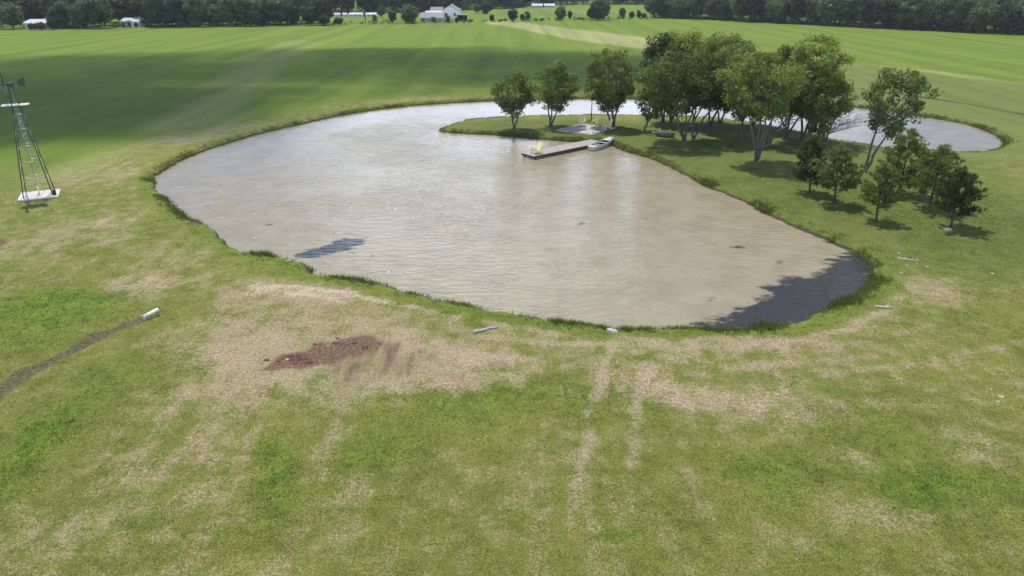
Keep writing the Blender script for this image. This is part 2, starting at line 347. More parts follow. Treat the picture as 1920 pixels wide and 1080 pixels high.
def ground_material():
    m = bpy.data.materials.new('turf'); m.use_nodes = True; t = m.node_tree
    b = t.nodes['Principled BSDF']; b.inputs['Roughness'].default_value = .95; b.inputs['Specular IOR Level'].default_value = .1
    tc = N(t, 'ShaderNodeTexCoord'); O = tc.outputs['Object']
    def att(n):
        a = N(t, 'ShaderNodeAttribute', attribute_name=n); s = N(t, 'ShaderNodeSeparateColor'); L(t, a.outputs['Color'], s.inputs[0]); return s.outputs
    dry, soil, lush = att('wear'); pale, mud, field = att('zone'); cut, inter, bank = att('cut')
    mp = N(t, 'ShaderNodeMapping'); mp.inputs['Rotation'].default_value = (0, 0, R(-6)); mp.inputs['Scale'].default_value = (1, .16, 1); L(t, O, mp.inputs[0])
    mpf = N(t, 'ShaderNodeMapping'); mpf.inputs['Rotation'].default_value = (0, 0, R(-10)); mpf.inputs['Scale'].default_value = (1, .035, 1); L(t, O, mpf.inputs[0])
    n_big = noise_n(t, O, .16, 5, .6); n_mid = noise_n(t, O, .9, 5, .65); n_fine = noise_n(t, O, 6.5, 4, .7); n_x = noise_n(t, O, 19, 3, .8)
    n_str = noise_n(t, mp.outputs[0], 1.3, 5, .6); n_row = noise_n(t, mpf.outputs[0], .22, 4, .55)
    # live grass
    g = mixc(t, ramp(t, n_mid, .3, .7), (.138, .160, .030), (.200, .216, .046))
    g = mixc(t, math_n(t, 'MULTIPLY', ramp(t, n_big, .42, .68), .6), g, (.235, .230, .056))
    g = mixc(t, ramp(t, lush, .1, 1.25), g, mixc(t, ramp(t, n_mid, .32, .68), (.095, .170, .024), (.175, .250, .034)))
    # straw
    s = mixc(t, ramp(t, n_fine, .3, .7), (.28, .225, .125), (.43, .355, .22))
    s = mixc(t, ramp(t, n_big, .35, .65), s, mixc(t, ramp(t, n_fine, .3, .7), (.36, .24, .175), (.55, .40, .30)))
    k = math_n(t, 'ADD', dry, math_n(t, 'MULTIPLY', math_n(t, 'SUBTRACT', n_mid, .5), 1.5))
    k = math_n(t, 'ADD', k, math_n(t, 'MULTIPLY', math_n(t, 'SUBTRACT', n_fine, .5), 1.0))
    k = math_n(t, 'ADD', k, math_n(t, 'MULTIPLY', math_n(t, 'SUBTRACT', n_str, .5), 1.15))
    k = math_n(t, 'ADD', k, math_n(t, 'MULTIPLY', math_n(t, 'SUBTRACT', n_x, .5), .9))
    c = mixc(t, math_n(t, 'MULTIPLY', ramp(t, k, .24, 1.15), .86), g, s)
    kp = math_n(t, 'ADD', pale, math_n(t, 'ADD', math_n(t, 'MULTIPLY', math_n(t, 'SUBTRACT', n_mid, .5), 1.8), math_n(t, 'MULTIPLY', math_n(t, 'SUBTRACT', n_fine, .5), 1.5)))
    c = mixc(t, math_n(t, 'MULTIPLY', ramp(t, kp, .4, 1.15), .8), c, (.54, .44, .31))
    ks = math_n(t, 'ADD', soil, math_n(t, 'ADD', math_n(t, 'MULTIPLY', math_n(t, 'SUBTRACT', n_str, .5), 2.2), math_n(t, 'MULTIPLY', math_n(t, 'SUBTRACT', n_fine, .5), 1.4)))
    sc = mixc(t, ramp(t, n_fine, .35, .7), (.085, .045, .032), (.26, .155, .105))
    c = mixc(t, math_n(t, 'MULTIPLY', ramp(t, ks, .28, .95), .9), c, sc)
    mc = mixc(t, ramp(t, n_fine, .35, .65), (.075, .085, .028), (.18, .155, .09))
    c = mixc(t, ramp(t, math_n(t, 'ADD', mud, math_n(t, 'MULTIPLY', math_n(t, 'SUBTRACT', n_fine, .5), .7)), .4, .8), c, mc)
    # clover / weeds: darker leafy flecks
    fl = ramp(t, noise_n(t, O, 3.2, 4, .7), .60, .70)
    c = mixc(t, math_n(t, 'MULTIPLY', fl, .35), c, (.055, .11, .014))
    # hay field
    f = mixc(t, ramp(t, n_row, .25, .80), (.102, .160, .018), (.175, .240, .030))
    f = mixc(t, math_n(t, 'MULTIPLY', ramp(t, n_big, .42, .7), .3), f, (.20, .26, .045))
    f = mixc(t, math_n(t, 'MULTIPLY', ramp(t, n_fine, .4, .75), .3), f, (.045, .095, .014))
    c = mixc(t, field, c, f)
    sh = mixc(t, ramp(t, n_row, .3, .7), (.120, .160, .035), (.165, .200, .055)); sh = mixc(t, math_n(t, 'MULTIPLY', ramp(t, n_mid, .4, .7), .4), sh, (.10, .13, .03))
    c = mixc(t, inter, c, sh)
    ct = mixc(t, ramp(t, n_row, .3, .7), (.22, .235, .085), (.31, .31, .125))
    c = mixc(t, ramp(t, math_n(t, 'ADD', cut, math_n(t, 'MULTIPLY', math_n(t, 'SUBTRACT', n_row, .5), .6)), .1, 1.0), c, ct)
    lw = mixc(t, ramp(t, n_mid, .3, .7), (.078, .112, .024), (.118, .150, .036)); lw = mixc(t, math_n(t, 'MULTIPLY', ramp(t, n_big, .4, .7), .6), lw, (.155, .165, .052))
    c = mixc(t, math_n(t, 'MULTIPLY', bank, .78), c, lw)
    # wet earth right at the waterline
    z = N(t, 'ShaderNodeSeparateXYZ'); L(t, O, z.inputs[0])
    c = mixc(t, ramp(t, z.outputs[2], ZW + .19, ZW + .07), c, (.085, .066, .042))
    # fine light/dark of blades
    v = N(t, 'ShaderNodeHueSaturation'); L(t, c, v.inputs['Color']); L(t, ramp(t, n_x,   .28, .72, .52, 1.48), v.inputs['Value'])
    L(t, v.outputs[0], b.inputs['Base Color'])
    bp = N(t, 'ShaderNodeBump', i_Strength=.9, i_Distance=.09)
    L(t, math_n(t, 'ADD', math_n(t, 'MULTIPLY', n_fine, .8), math_n(t, 'ADD', n_x, math_n(t, 'MULTIPLY', n_mid, .8))), bp.inputs['Height'])
    L(t, bp.outputs[0], b.inputs['Normal'])
    return m
M['turf'] = ground_material()
ground = link('ground', gme, M['turf'], kind='structure')

# ------------------------------------------------------------------ pond water
xs = np.arange(-36, 62, .5); ys = np.arange(22, 125, .5)
WX, WY = np.meshgrid(xs, ys); wsd = sdist(WX, WY, POND)
DARK_PATCH = [[(1596,466),(1579,477),(1547,489),(1540,503),(1523,517),(1477,519),(1456,528),(1431,540),(1435,552),(1410,563),(1389,577),(1350,593),(1305,608),(1300,640),(1450,640),(1700,570),(1660,470)],
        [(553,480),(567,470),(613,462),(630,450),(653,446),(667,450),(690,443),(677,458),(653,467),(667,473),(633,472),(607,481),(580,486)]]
DARK_PATCH += [[(x - r, y + 2), (x, y - 2.5), (x + r, y - 3), (x + .7 * r, y + 1), (x, y + 3)] for x, y, r in
         ((497,422,12),(575,433,6),(792,487,9),(700,482,5),(1088,418,8),(1206,409,10),(1385,463,14),(390,385,7),(1330,560,10),(630,434,5),(533,457,6),(1460,492,8))]
wd = np.zeros_like(WX)  # mask of the darker patches mixed into the water colour
for i, pl in enumerate(DARK_PATCH):
    q = [P(x, y, ZW) for x, y in pl]; d = sdist(WX, WY, q)
    wd = np.maximum(wd, 1 - sstep(d, -1.1, .9) if i == 0 else 1 - sstep(d, -.6, .6) if i == 1 else .75 * (1 - sstep(d, -.3, .4)))
i2 = np.arange(WX.size).reshape(WX.shape)
F2 = np.stack([i2[:-1, :-1], i2[:-1, 1:], i2[1:, 1:], i2[1:, :-1]], -1)
keep = (wsd[:-1, :-1] < 1.6)
F2 = F2[keep]; used = np.unique(F2); remap = np.full(WX.size, -1); remap[used] = np.arange(len(used))
WV = np.stack([WX, WY, np.full(WX.shape, ZW)], -1).reshape(-1, 3)[used]
wme = np_mesh('pond_water', WV, remap[F2], 4, True)
calm = .10 + .9 * (1 - sstep(WX + (fbm(WX, WY, .08, 61, 3) - .5) * 14, 16, 26) * sstep(WY, 62, 76)) * (1 - .8 * sstep(WY, 84, 98)) * (1 - .8 * sstep(-WX + (WY - 62) * .25 + (fbm(WX, WY, .1, 62, 3) - .5) * 12, 19, 29))
set_col(wme, 'water_mask', np.stack([wd, np.clip(-wsd / 2.5, 0, 1), calm], -1).reshape(-1, 3)[used])
def water_material():
    m = bpy.data.materials.new('muddy_water'); m.use_nodes = True; t = m.node_tree
    b = t.nodes['Principled BSDF']; b.inputs['Roughness'].default_value = .12; b.inputs['IOR'].default_value = 1.33
    tc = N(t, 'ShaderNodeTexCoord'); O = tc.outputs['Object']
    a = N(t, 'ShaderNodeAttribute', attribute_name='water_mask'); s = N(t, 'ShaderNodeSeparateColor'); L(t, a.outputs['Color'], s.inputs[0])
    mp = N(t, 'ShaderNodeMapping'); mp.inputs['Rotation'].default_value = (0, 0, R(8)); mp.inputs['Scale'].default_value = (.60, 1.35, 1); L(t, O, mp.inputs[0])
    n1 = noise_n(t, mp.outputs[0], 1.7, 3, .5, dist=.3); n2 = noise_n(t, mp.outputs[0], 5.5, 3, .55); n3 = noise_n(t, O, .5, 4, .6)
    patch = noise_n(t, O, .07, 3, .5)
    mudc = mixc(t, ramp(t, n3, .3, .7), (.248, .210, .132), (.300, .255, .164))
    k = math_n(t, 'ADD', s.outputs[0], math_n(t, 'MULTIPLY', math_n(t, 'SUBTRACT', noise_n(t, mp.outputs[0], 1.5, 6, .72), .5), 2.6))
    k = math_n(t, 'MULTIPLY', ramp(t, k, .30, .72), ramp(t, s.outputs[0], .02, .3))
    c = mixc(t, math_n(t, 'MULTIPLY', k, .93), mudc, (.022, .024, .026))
    L(t, c, b.inputs['Base Color'])
    amp = math_n(t, 'MULTIPLY', ramp(t, patch, .35, .65, .6, 1.5), s.outputs[2])
    h = math_n(t, 'MULTIPLY', math_n(t, 'ADD', math_n(t, 'MULTIPLY', n1, 1.6), math_n(t, 'MULTIPLY', n2, .30)), amp)
    bp = N(t, 'ShaderNodeBump', i_Strength=.7, i_Distance=.09); L(t, h, bp.inputs['Height']); L(t, bp.outputs[0], b.inputs['Normal'])
    return m
M['water'] = water_material()
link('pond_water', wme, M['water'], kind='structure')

# ------------------------------------------------------------------ foliage
rng = np.random.default_rng(7)
def leaf_cards(C, S, nrm, tint):
    """C centres (n,3), S sizes (n,), nrm normals (n,3) -> quad leaves"""
    n = len(C); nrm = nrm / (np.linalg.norm(nrm, axis=1, keepdims=True) + 1e-9)
    r = rng.normal(size=(n, 3)); u = np.cross(nrm, r); u /= np.linalg.norm(u, axis=1, keepdims=True) + 1e-9; v = np.cross(nrm, u)
    s = S[:, None]; asp = rng.uniform(.45, .75, (n, 1))
    V = np.stack([C - u * s, C + v * s * asp, C + u * s, C - v * s * asp], 1)
    bend = rng.uniform(-.2, .2, (n, 1)) * s; V[:, 1] += nrm * bend; V[:, 3] += nrm * bend
    return V.reshape(-1, 3), np.arange(n * 4).reshape(n, 4), np.repeat(tint, 4, 0)
def crown_mesh(name, clumps, per, leaf, flat=.75, spiky=0):
    """clumps: list of (centre, radius); leaves thicken toward each clump's shell"""
    Cs, Ss, Ns, Ts = [], [], [], []
    for c, r in clumps:
        n = max(6, int(per * (r ** 1.7)))
        d = rng.normal(size=(n, 3)); d /= np.linalg.norm(d, axis=1, keepdims=True)
        rad = r * rng.uniform(.25, 1, (n, 1)) ** .45 * (1 + rng.normal(0, .12, (n, 1)))
        p = d * rad; p[:, 2] *= flat
        Cs.append(np.array(c) + p); Ss.append(leaf * rng.uniform(.6, 1.35, n))
        Ns.append(d * .7 + np.array([0, 0, .55]) + rng.normal(0, .55, (n, 3)))
        base = rng.uniform(-.1, 1.1); yel = max(0, rng.normal(.12, .28))
        Ts.append(np.stack([np.clip(base + rng.normal(0, .3, n), 0, 1), np.clip(yel + rng.normal(0, .18, n), 0, 1), np.zeros(n)], -1))
    V, Fq, T = leaf_cards(np.concatenate(Cs), np.concatenate(Ss), np.concatenate(Ns), np.concatenate(Ts))
    me = np_mesh(name, V, Fq, 4); set_col(me, 'tint', T); return me

def limb_path(a, b, k, wob, sag=0):
    a, b = Vector(a), Vector(b); out = []
    for i in range(k + 1):
        t = i / k; p = a.lerp(b, t)
        p.z += math.sin(t * math.pi) * sag
        if 0 < i < k: p += Vector((random.uniform(-1, 1), random.uniform(-1, 1), random.uniform(-.4, .4))) * wob
        out.append(p)
    return out

def oak(base, box, label, seed, stems=3, group=None, leaf=.125, per=140, spread=.5, depth=1.0, name='oak_tree', cat='tree', dead=0, nclump=None, mat_='oak', trunk_r=None, gaps=.0, lean=0):
    """base: photo pixel of the root; box: crown extent (x0, x1, ytop, ybottom) read at the tree's own distance"""
    random.seed(seed); global rng; rng = np.random.default_rng(seed)
    b = G(*base); Y = b.y
    x0, x1, yt, yb = box; cx = X_at((x0 + x1) / 2, (yt + yb) / 2, Y) - b.x; rx = (X_at(x1, yt, Y) - X_at(x0, yt, Y)) / 2
    zt, zb = Z_at(yt, Y) - b.z, Z_at(yb, Y) - b.z
    root = empty(name, b, 0, label=label, cat=cat, group=group)
    cz, rz = (zt + zb) / 2, (zt - zb) / 2; ry = rx * depth
    K = nclump or int(24 + 12 * rx * rz)
    clumps = []
    tries = 0
    while len(clumps) < K and tries < K * 40:
        tries += 1
        d = Vector((random.gauss(0, 1), random.gauss(0, 1), random.gauss(0, 1))).normalized()
        rr = random.uniform(.35, 1) ** .5
        lump = .80 + .34 * mnoise.noise(d * 1.7 + Vector((seed * 3.1, 0, 0)))
        r = random.uniform(.38, .78) * min(1.1, .42 + rx * .2)
        p = Vector((d.x * (rx - r * .55) * rr * lump * 1.2, d.y * (ry - r * .55) * rr * lump * 1.2, d.z * (rz - r * .4) * rr * 1.08))
        p.x *= 1 - .25 * max(0, -p.z / rz)
        gaps = max(gaps, .07)
        if gaps and mnoise.noise(p * .9 + Vector((0, seed, 0))) < gaps - .25: continue
        clumps.append(((p.x + cx, p.y, p.z + cz), r))
    tr = MB(); h0 = zb * random.uniform(.12, .3) if stems > 1 else zb * .8
    R0 = trunk_r or .036 * zt ** .5 + .03
    tips = sorted(clumps, key=lambda c: c[0][2])
    if stems == 1:
        top = Vector((cx * .5 + random.uniform(-.1, .1), random.uniform(-.1, .1), h0))
        tr.tube([(0, 0, -.15), (0, 0, .05)] + limb_path((0, 0, .1), top, 3, .05) + [Vector((cx, 0, cz + rz * .3))], [R0 * 1.7, R0 * 1.25, R0 * 1.05, R0, R0 * .95, R0 * .85, R0 * .3][:7], 8)
        starts = [(top, R0 * .6)]
    else:
        starts = []
        tr.tube([(0, 0, -.2), (0, 0, .05), (0, 0, h0 * .6)], [R0 * 2.0, R0 * 1.6, R0 * 1.1], 8)
        for s in range(stems):
            a = 2 * math.pi * s / stems + random.uniform(-.4, .4)
            e = Vector((cx * .55 + math.cos(a) * spread * rx * .62, math.sin(a) * spread * rx * .5, zb + rz * random.uniform(.15, .5)))
            pts = limb_path((math.cos(a) * R0 * .5, math.sin(a) * R0 * .5, max(0, h0 * .3)), e, 5, .09, 0)
            for p in pts[1:4]: p.x = p.x * .85
            tr.tube(pts, [R0 * (1 - .11 * i) for i in range(6)], 7)
            starts.append((pts[-1], R0 * .42)); starts.append((pts[-2], R0 * .42))
    for i, (c, r) in enumerate(clumps):
        if i % 2 and len(clumps) > 40: continue
        st = min(starts, key=lambda q: (q[0] - Vector(c)).length + random.uniform(0, .8))
        tr.tube(limb_path(st[0], c, 3, .12, .1), [st[1] * .7, st[1] * .45, st[1] * .28, .012], 5, False)
    tr.build('trunk', M['bark'], root)
    link('crown', crown_mesh('crown', clumps, per, leaf), M[mat_], root)
    if dead:
        db = MB()
        for q in range(dead):
            a = random.uniform(-.9, .9); st = Vector((cx * .5, 0, zb * random.uniform(.35, .9)))
            e = st + Vector((math.cos(a) * rx * random.uniform(.9, 1.7), math.sin(a) * rx * .8, random.uniform(.6, 2.6)))
            pts = limb_path(st, e, 6, .16, .2); db.tube(pts, [.06, .05, .042, .035, .028, .02, .01], 5, False)
            for i in range(2, 7):
                for _ in range(3):
                    e2 = pts[i] + Vector((random.uniform(-.3, 1.1), random.uniform(-.7, .7), random.uniform(-.5, 1.0)))
                    p2 = limb_path(pts[i], e2, 3, .1); db.tube(p2, [.025, .018, .013, .007], 4, False)
                    e3 = p2[2] + Vector((random.uniform(-.3, .6), random.uniform(-.4, .4), random.uniform(-.2, .6)))
                    db.tube([p2[2], e3], [.012, .006], 4, False)
        db.build('dead_branch', M['dead'], root, label='bare grey dead limbs')
    return root

GI = 'broadleaf trees of the grove on the grassy point'
# far row of the grove first, then toward the camera
oak((1243,228),(1196,1300,62,190),'tall dark tree at the left back of the grove, its thick trunk against the channel',101,2,GI,mat_='oak_dark',spread=.4)
oak((1258,230),(1225,1345,52,170),'tallest rounded tree at the back left of the grove, beside the thick dark trunk',102,2,GI)
oak((1330,243),(1285,1440,62,190),'tree at the back centre of the grove with bright leafy top sprig',103,2,GI)
oak((1300,228),(1300,1365,120,205),'small dark tree by the channel behind the middle of the grove',117,2,GI,mat_='oak_dark')
oak((1412,236),(1370,1480,100,208),'thin trunked tree by the channel behind the right half of the grove',118,2,GI,mat_='oak_dark')
oak((1504,262),(1470,1594,66,180),'tall tree with tawny crown rising above the right end of the grove',104,2,GI)
oak((1472,243),(1400,1545,86,208),'back row tree between the tall tawny crown and the grove centre',105,2,GI)
oak((1545,268),(1495,1606,140,238),'tree with browning leaves and bare dead limbs reaching over the channel',106,3,GI,dead=9,gaps=.12)
oak((963,243),(920,1008,134,218),'small tree standing alone nearest the tip of the grassy point',107,3,None,mat_='oak_dark',per=150,gaps=.1)
oak((1032,236),(994,1090,115,208),'second tree from the tip of the point, left of the patio slab',108,3,None,mat_='oak_dark',per=150,gaps=.05)
oak((1150,237),(1084,1198,88,210),'dark many-stemmed tree behind the yellow chairs on the patio',109,4,None,mat_='oak_dark')
oak((1208,245),(1186,1256,158,226),'low sapling with drooping leaves beside the fallen log',110,1,None,mat_='oak_dark',per=90,gaps=.15,trunk_r=.11)
oak((1283,268),(1186,1350,100,220),'broad many-stemmed tree right of the fallen log',111,4,GI)
oak((1300,262),(1268,1395,92,214),'leafy tree close behind the broad many-stemmed tree',119,2,GI)
oak((1393,261),(1340,1445,96,220),'slim dark-trunked tree in the centre of the grove',112,1,GI)
oak((1442,270),(1415,1540,130,225),'tree behind the forked pale trunks with brown tinged crown',113,2,GI,gaps=.08,dead=3)
oak((1418,305),(1340,1518,98,226),'front tree of the grove with pale forked trunks near the open lawn',114,4,GI,spread=.5)
oak((1350,232),(1310,1410,95,205),'tree by the channel in the thick of the grove behind the slim dark trunk',120,2,GI,mat_='oak_dark')
oak((1470,262),(1450,1580,110,218),'broad tree with brown tinged leaves right of the pale forked trunks',121,3,GI)
oak((1519,276),(1508,1572,180,262),'leafy understorey tree just behind the leftmost small pine',115,2,GI,gaps=.1)
oak((1622,322),(1616,1746,120,262),'tall open tree with two leaning trunks standing alone right of the grove',116,2,None,mat_='oak_dark',spread=.25,gaps=.18,per=150,nclump=92)
oak((1660,300),(1640,1660,262,282),'tiny sprig of a tree',199,1) if False else None

def pine(base, box, label, seed, dense=1.0):
    random.seed(seed); g = np.random.default_rng(seed)
    b = G(*base); Y = b.y; x0, x1, yt, yb = box
    cx = X_at((x0 + x1) / 2, (yt + yb) / 2, Y) - b.x; rx = (X_at(x1, yt, Y) - X_at(x0, yt, Y)) / 2
    zt, zb = Z_at(yt, Y) - b.z, Z_at(yb, Y) - b.z
    root = empty('pine_tree', b, 0, label=label, cat='tree', group='young pines on the lawn beside the pond')
    tr = MB(); tr.tube([(0, 0, -.1), (0, 0, .05)] + limb_path((0, 0, .1), (cx, 0, zt - .15), 5, .04), [.13, .10, .09, .075, .06, .045, .03, .012], 7)
    C, S_, D, T = [], [], [], []
    nb = int(46 * dense)
    for i in range(nb):
        t = (i + random.random()) / nb; z = zb + (zt - zb) * (t * .97)
        w_ = rx * (math.sin(math.pi * min(1, .30 + t * .72)) ** .8) * random.uniform(.72, 1.12)
        a = i * 2.4 + random.uniform(-.5, .5)
        ax = cx * (z / zt); p0 = Vector((ax, 0, z - w_ * .15)); p1 = Vector((ax + math.cos(a) * w_, math.sin(a) * w_, z + w_ * random.uniform(.05, .45)))
        pts = limb_path(p0, p1, 3, .05, -.05); tr.tube(pts, [.03, .022, .015, .008], 4, False)
        yel = max(0, random.gauss(.15, .25)); bs = random.random()
        for s in range(int(6 + 10 * w_)):
            f = random.uniform(.3, 1.05); q = p0.lerp(p1, f) + Vector((random.gauss(0, .13), random.gauss(0, .13), random.gauss(.03, .10)))
            m = 15; out = Vector((math.cos(a), math.sin(a), .9)).normalized()
            dirs = g.normal(size=(m, 3)) * .75 + np.array(out); dirs /= np.linalg.norm(dirs, axis=1, keepdims=True)
            C.append(np.repeat([[*q]], m, 0)); D.append(dirs); S_.append(g.uniform(.13, .27, m))
            T.append(np.stack([np.clip(bs + g.normal(0, .3, m), 0, 1), np.clip(yel + g.normal(0, .2, m), 0, 1), np.zeros(m)], -1))
    C, D, S_, T = map(np.concatenate, (C, D, S_, T)); n = len(C)
    side = np.cross(D, g.normal(size=(n, 3))); side /= np.linalg.norm(side, axis=1, keepdims=True)
    V = np.stack([C - side * .022, C + side * .022, C + D * S_[:, None] + side * .016, C + D * S_[:, None] - side * .016], 1).reshape(-1, 3)
    tr.build('trunk', M['pbark'], root)
    me = np_mesh('crown', V, np.arange(n * 4).reshape(n, 4), 4); set_col(me, 'tint', np.repeat(T, 4, 0)); link('crown', me, M['pine'], root)
pine((1518,360),(1486,1552,256,343),'young pine farthest left, under the edge of the grove',201)
pine((1563,380),(1526,1614,272,358),'second young pine from the left, with broad low crown',202)
pine((1643,412),(1615,1690,308,388),'small slim young pine at the front left of the pine cluster',203,.8)
pine((1685,363),(1652,1748,242,352),'tallest young pine at the back of the cluster, against the blue water',204,1.15)
pine((1742,390),(1712,1808,272,368),'young pine in the middle right, behind the front right one',205)
pine((1783,425),(1752,1838,318,400),'young pine at the front right with pale stone at its foot',206)

# ------------------------------------------------------------------ woods beyond the fields
rng = np.random.default_rng(31); random.seed(31)
def far_proto(k, H, rx, shape='round'):
    random.seed(300 + k); cl = []
    for i in range(85 if shape != 'slim' else 50):
        d = Vector((random.gauss(0, 1), random.gauss(0, 1), random.gauss(0, 1))).normalized(); rr = random.uniform(.5, 1) ** .5
        lump = .82 + .3 * mnoise.noise(d * 1.6 + Vector((k * 5.3, 0, 0)))
        z = d.z * H * .44 * rr * lump + H * .52
        cl.append(((d.x * rx * rr * lump, d.y * rx * rr * lump, z), random.uniform(.10, .17) * H * (.8 if shape == 'slim' else 1)))
    tr = MB(); tr.tube([(0, 0, -.5), (.1, 0, H * .3), (0, .1, H * .75)], [H * .03, H * .022, H * .008], 6)
    for i in range(0, 40, 5): tr.tube([(0, 0, H * .25), cl[i][0]], [H * .01, H * .004], 4, False)
    bm = tr.bm; me = bpy.data.meshes.new('trunk'); bm.to_mesh(me); bm.free(); me.materials.append(M['bark'])
    cm = crown_mesh('crown', cl, 55, .34 if shape != 'slim' else .3, .8); cm.materials.append(M['far'])
    return me, cm
PROT = [far_proto(0, 11, 5), far_proto(1, 12, 5.4), far_proto(2, 10, 4.6), far_proto(3, 13, 4.8), far_proto(4, 11.5, 6), far_proto(5, 10, 3.2), far_proto(6, 9, 2.0, 'slim')]
HGT = [11, 12, 10, 13, 11.5, 10, 9]
def far_tree(x, y, h, k, label, group, wide=1.0, rz=None, name='tree'):
    o = empty(name, (x, y, -.05), random.uniform(0, 6.3) if rz is None else rz, label=label, cat='tree', group=group)
    s = h / HGT[k]; o.scale = (s * wide, s * wide, s)
    for nm, me in zip(('trunk', 'crown'), PROT[k]):
        c = bpy.data.objects.new(nm, me); col.objects.link(c); c.parent = o
    return o
EDGE = [(-160,60),(0,56),(150,55),(330,52),(500,50),(612,48)]
def along(pts, off, step, jit):
    q = [P(*p) for p in pts]; out = []; carry = 0
    for a, b in zip(q, q[1:]):
        d = (b - a); Ln = d.length; t = carry
        while t < Ln:
            p = a + d * (t / Ln); nrm = Vector((-d.y, d.x, 0)).normalized()
            if nrm.y < 0: nrm = -nrm
            out.append(p + nrm * (off + random.uniform(-jit, jit))); t += step * random.uniform(.75, 1.25)
        carry = t - Ln
    return out
LG = 'trees along the far left edge of the hay field'
for p in along(EDGE, 6, 5.6, 2):
    px = 960 + 1350 * p.x / (p.y * CP + 16 * SP)
    if 215 < px < 268 or 30 < px < 92: continue
    far_tree(p.x, p.y, random.uniform(6.5, 12.5), random.choice((0, 1, 2, 4, 5)), 'dark broadleaf tree in the front row along the far left field edge', LG, random.uniform(.8, 1.15))
for off, st, lo, hi in ((20, 8, 11, 14), (44, 10, 12, 16)):
    for p in along(EDGE, off, st, 4):
        far_tree(p.x, p.y, random.uniform(lo, hi), random.choice((0, 1, 2, 3, 4)), 'paler broadleaf tree behind the front row left of the farmhouse', 'trees behind the far left row', random.uniform(.9, 1.2))
RE = [(1217,34),(1300,37),(1370,40),(1540,49),(1730,58),(1920,67),(2120,77)]
for off, st, lo, hi, lb in ((5, 6.5, 9, 13, 'dark tree in the front of the dense wood along the right field edge'), (14, 8, 11, 15, 'tree in the second row of the dense wood on the right'), (26, 10, 13, 16, 'tree deeper in the dense wood on the right')):
    for p in along(RE, off, st, 2):
        far_tree(p.x, p.y, random.uniform(lo, hi), random.choice((0, 1, 2, 3, 4)), lb, 'trees of the dense wood on the right', random.uniform(.85, 1.15))
# low scrub that closes the foot of both woods
def scrub(name, pts, off, n, hmax, lb):
    cl = []
    for p in along(pts, off, 1, 1.5)[::1]:
        if random.random() < n: cl.append(((p.x, p.y, random.uniform(.3, hmax * .6)), random.uniform(.6, 1.1) * hmax * .5))
    return link(name, crown_mesh(name, cl, 26, .3, .85), M['far'], kind='stuff', label=lb, cat='undergrowth')
scrub('undergrowth', RE, 5, .95, 4.2, 'dark undergrowth at the foot of the dense wood on the right')
scrub('undergrowth', EDGE, 8, .8, 3.2, 'dark undergrowth between the trees of the far left row')

# far wood behind the farm
FE = [(540,26),(700,24),(790,23),(860,19.5),(960,16),(990,10),(1110,8),(1250,9)]
scrub('undergrowth', FE, 2, .7, 5, 'dim undergrowth at the foot of the distant wood')
for off, st, lo, hi in ((4, 8, 9, 14), (20, 11, 13, 17), (44, 16, 15, 19)):
    for p in along(FE, off, st, 5):
        far_tree(p.x, p.y, random.uniform(lo, hi), random.choice((0, 1, 2, 3, 4)), 'hazy tree of the distant wood behind the white farmhouse', 'trees of the distant wood behind the farm', random.uniform(.9, 1.3))

def spot(px, ybase, ytop, k, label, wide=1, group=None, name='tree'):
    p = P(px, ybase); h = Z_at(ytop, p.y); far_tree(p.x, p.y, h, k, label, group, wide, name=name)
spot(768,44,6,4,'big dark round tree left of the white farmhouse',.95)
spot(736,44,17,5,'narrow tree left of the big dark round tree',.9)
spot(703,44,25,6,'small dark conifer beside the utility pole',1.1,name='conifer_tree')
spot(715,33,9,1,'slender tree behind the pale shed, left of the round trees',.7)
spot(635,47,31,2,'low round bush at the field edge near the pale wall',1.35,name='bush')
spot(609,48,26,2,'dark bush ending the left tree row by the pale fence',1.2,name='bush')
spot(840,43,27,6,'pointed dark shrub in front of the farmhouse gable',1.2,name='shrub')
spot(811,42,30,6,'slim shrub in front of the grey roofed wing',1.0,name='shrub')
spot(857,43,31,5,'small shrub beside the dark carport',1.0,name='shrub')
spot(895,24,6,1,'tree on the lawn right of the farmhouse',1.1)
spot(912,26,0,4,'large tree over the lawn right of the farmhouse',1.0)
spot(922,41,26,5,'young tree at the field edge, first right of the farmhouse',1.0)
spot(961,41,15,5,'dark upright tree at the field edge right of the young one',1.15)
spot(979,40,24,6,'slim clipped tree, left one of the pair at the field edge',1.3,name='shrub')
spot(989,39,19,6,'slim clipped tree, right one of the pair at the field edge',1.2,name='shrub')
spot(1051,38,9,4,'round dark tree at the field edge below the long shed',.85)
spot(1068,36,18,6,'slender tree touching the round dark tree on its right',1.1)
spot(1124,38,-4,4,'largest dark spreading tree at the far field edge',.95)
spot(1110,38,8,1,'dark tree leaning into the left of the largest tree',.8)
spot(1166,35,12,6,'thin airy tree right of the largest field edge tree',1.2)
spot(1184,35,20,5,'low dark bush between the thin airy trees',1.0,name='bush')
spot(1197,35,17,6,'second thin tree just before the dense wood',1.1)
spot(1207,35,23,2,'dark bush at the left foot of the dense wood',1.1,name='bush')
for x in (870, 884, 940, 948, 1005, 1018, 1085, 1092):
    spot(x,41 - (x - 870) * .018,36 - (x - 870) * .018,2,'low hedge bush in the thin hedge along the far field edge',1.6,'hedge bushes along the far field edge','bush')

scrub('hedge', [(622,47),(700,45),(790,43.5),(860,43),(900,42),(960,41),(1040,39),(1130,38),(1215,35.5)], 0, .55, 1.7, 'thin low hedge along the far field edge in front of the farmhouse')

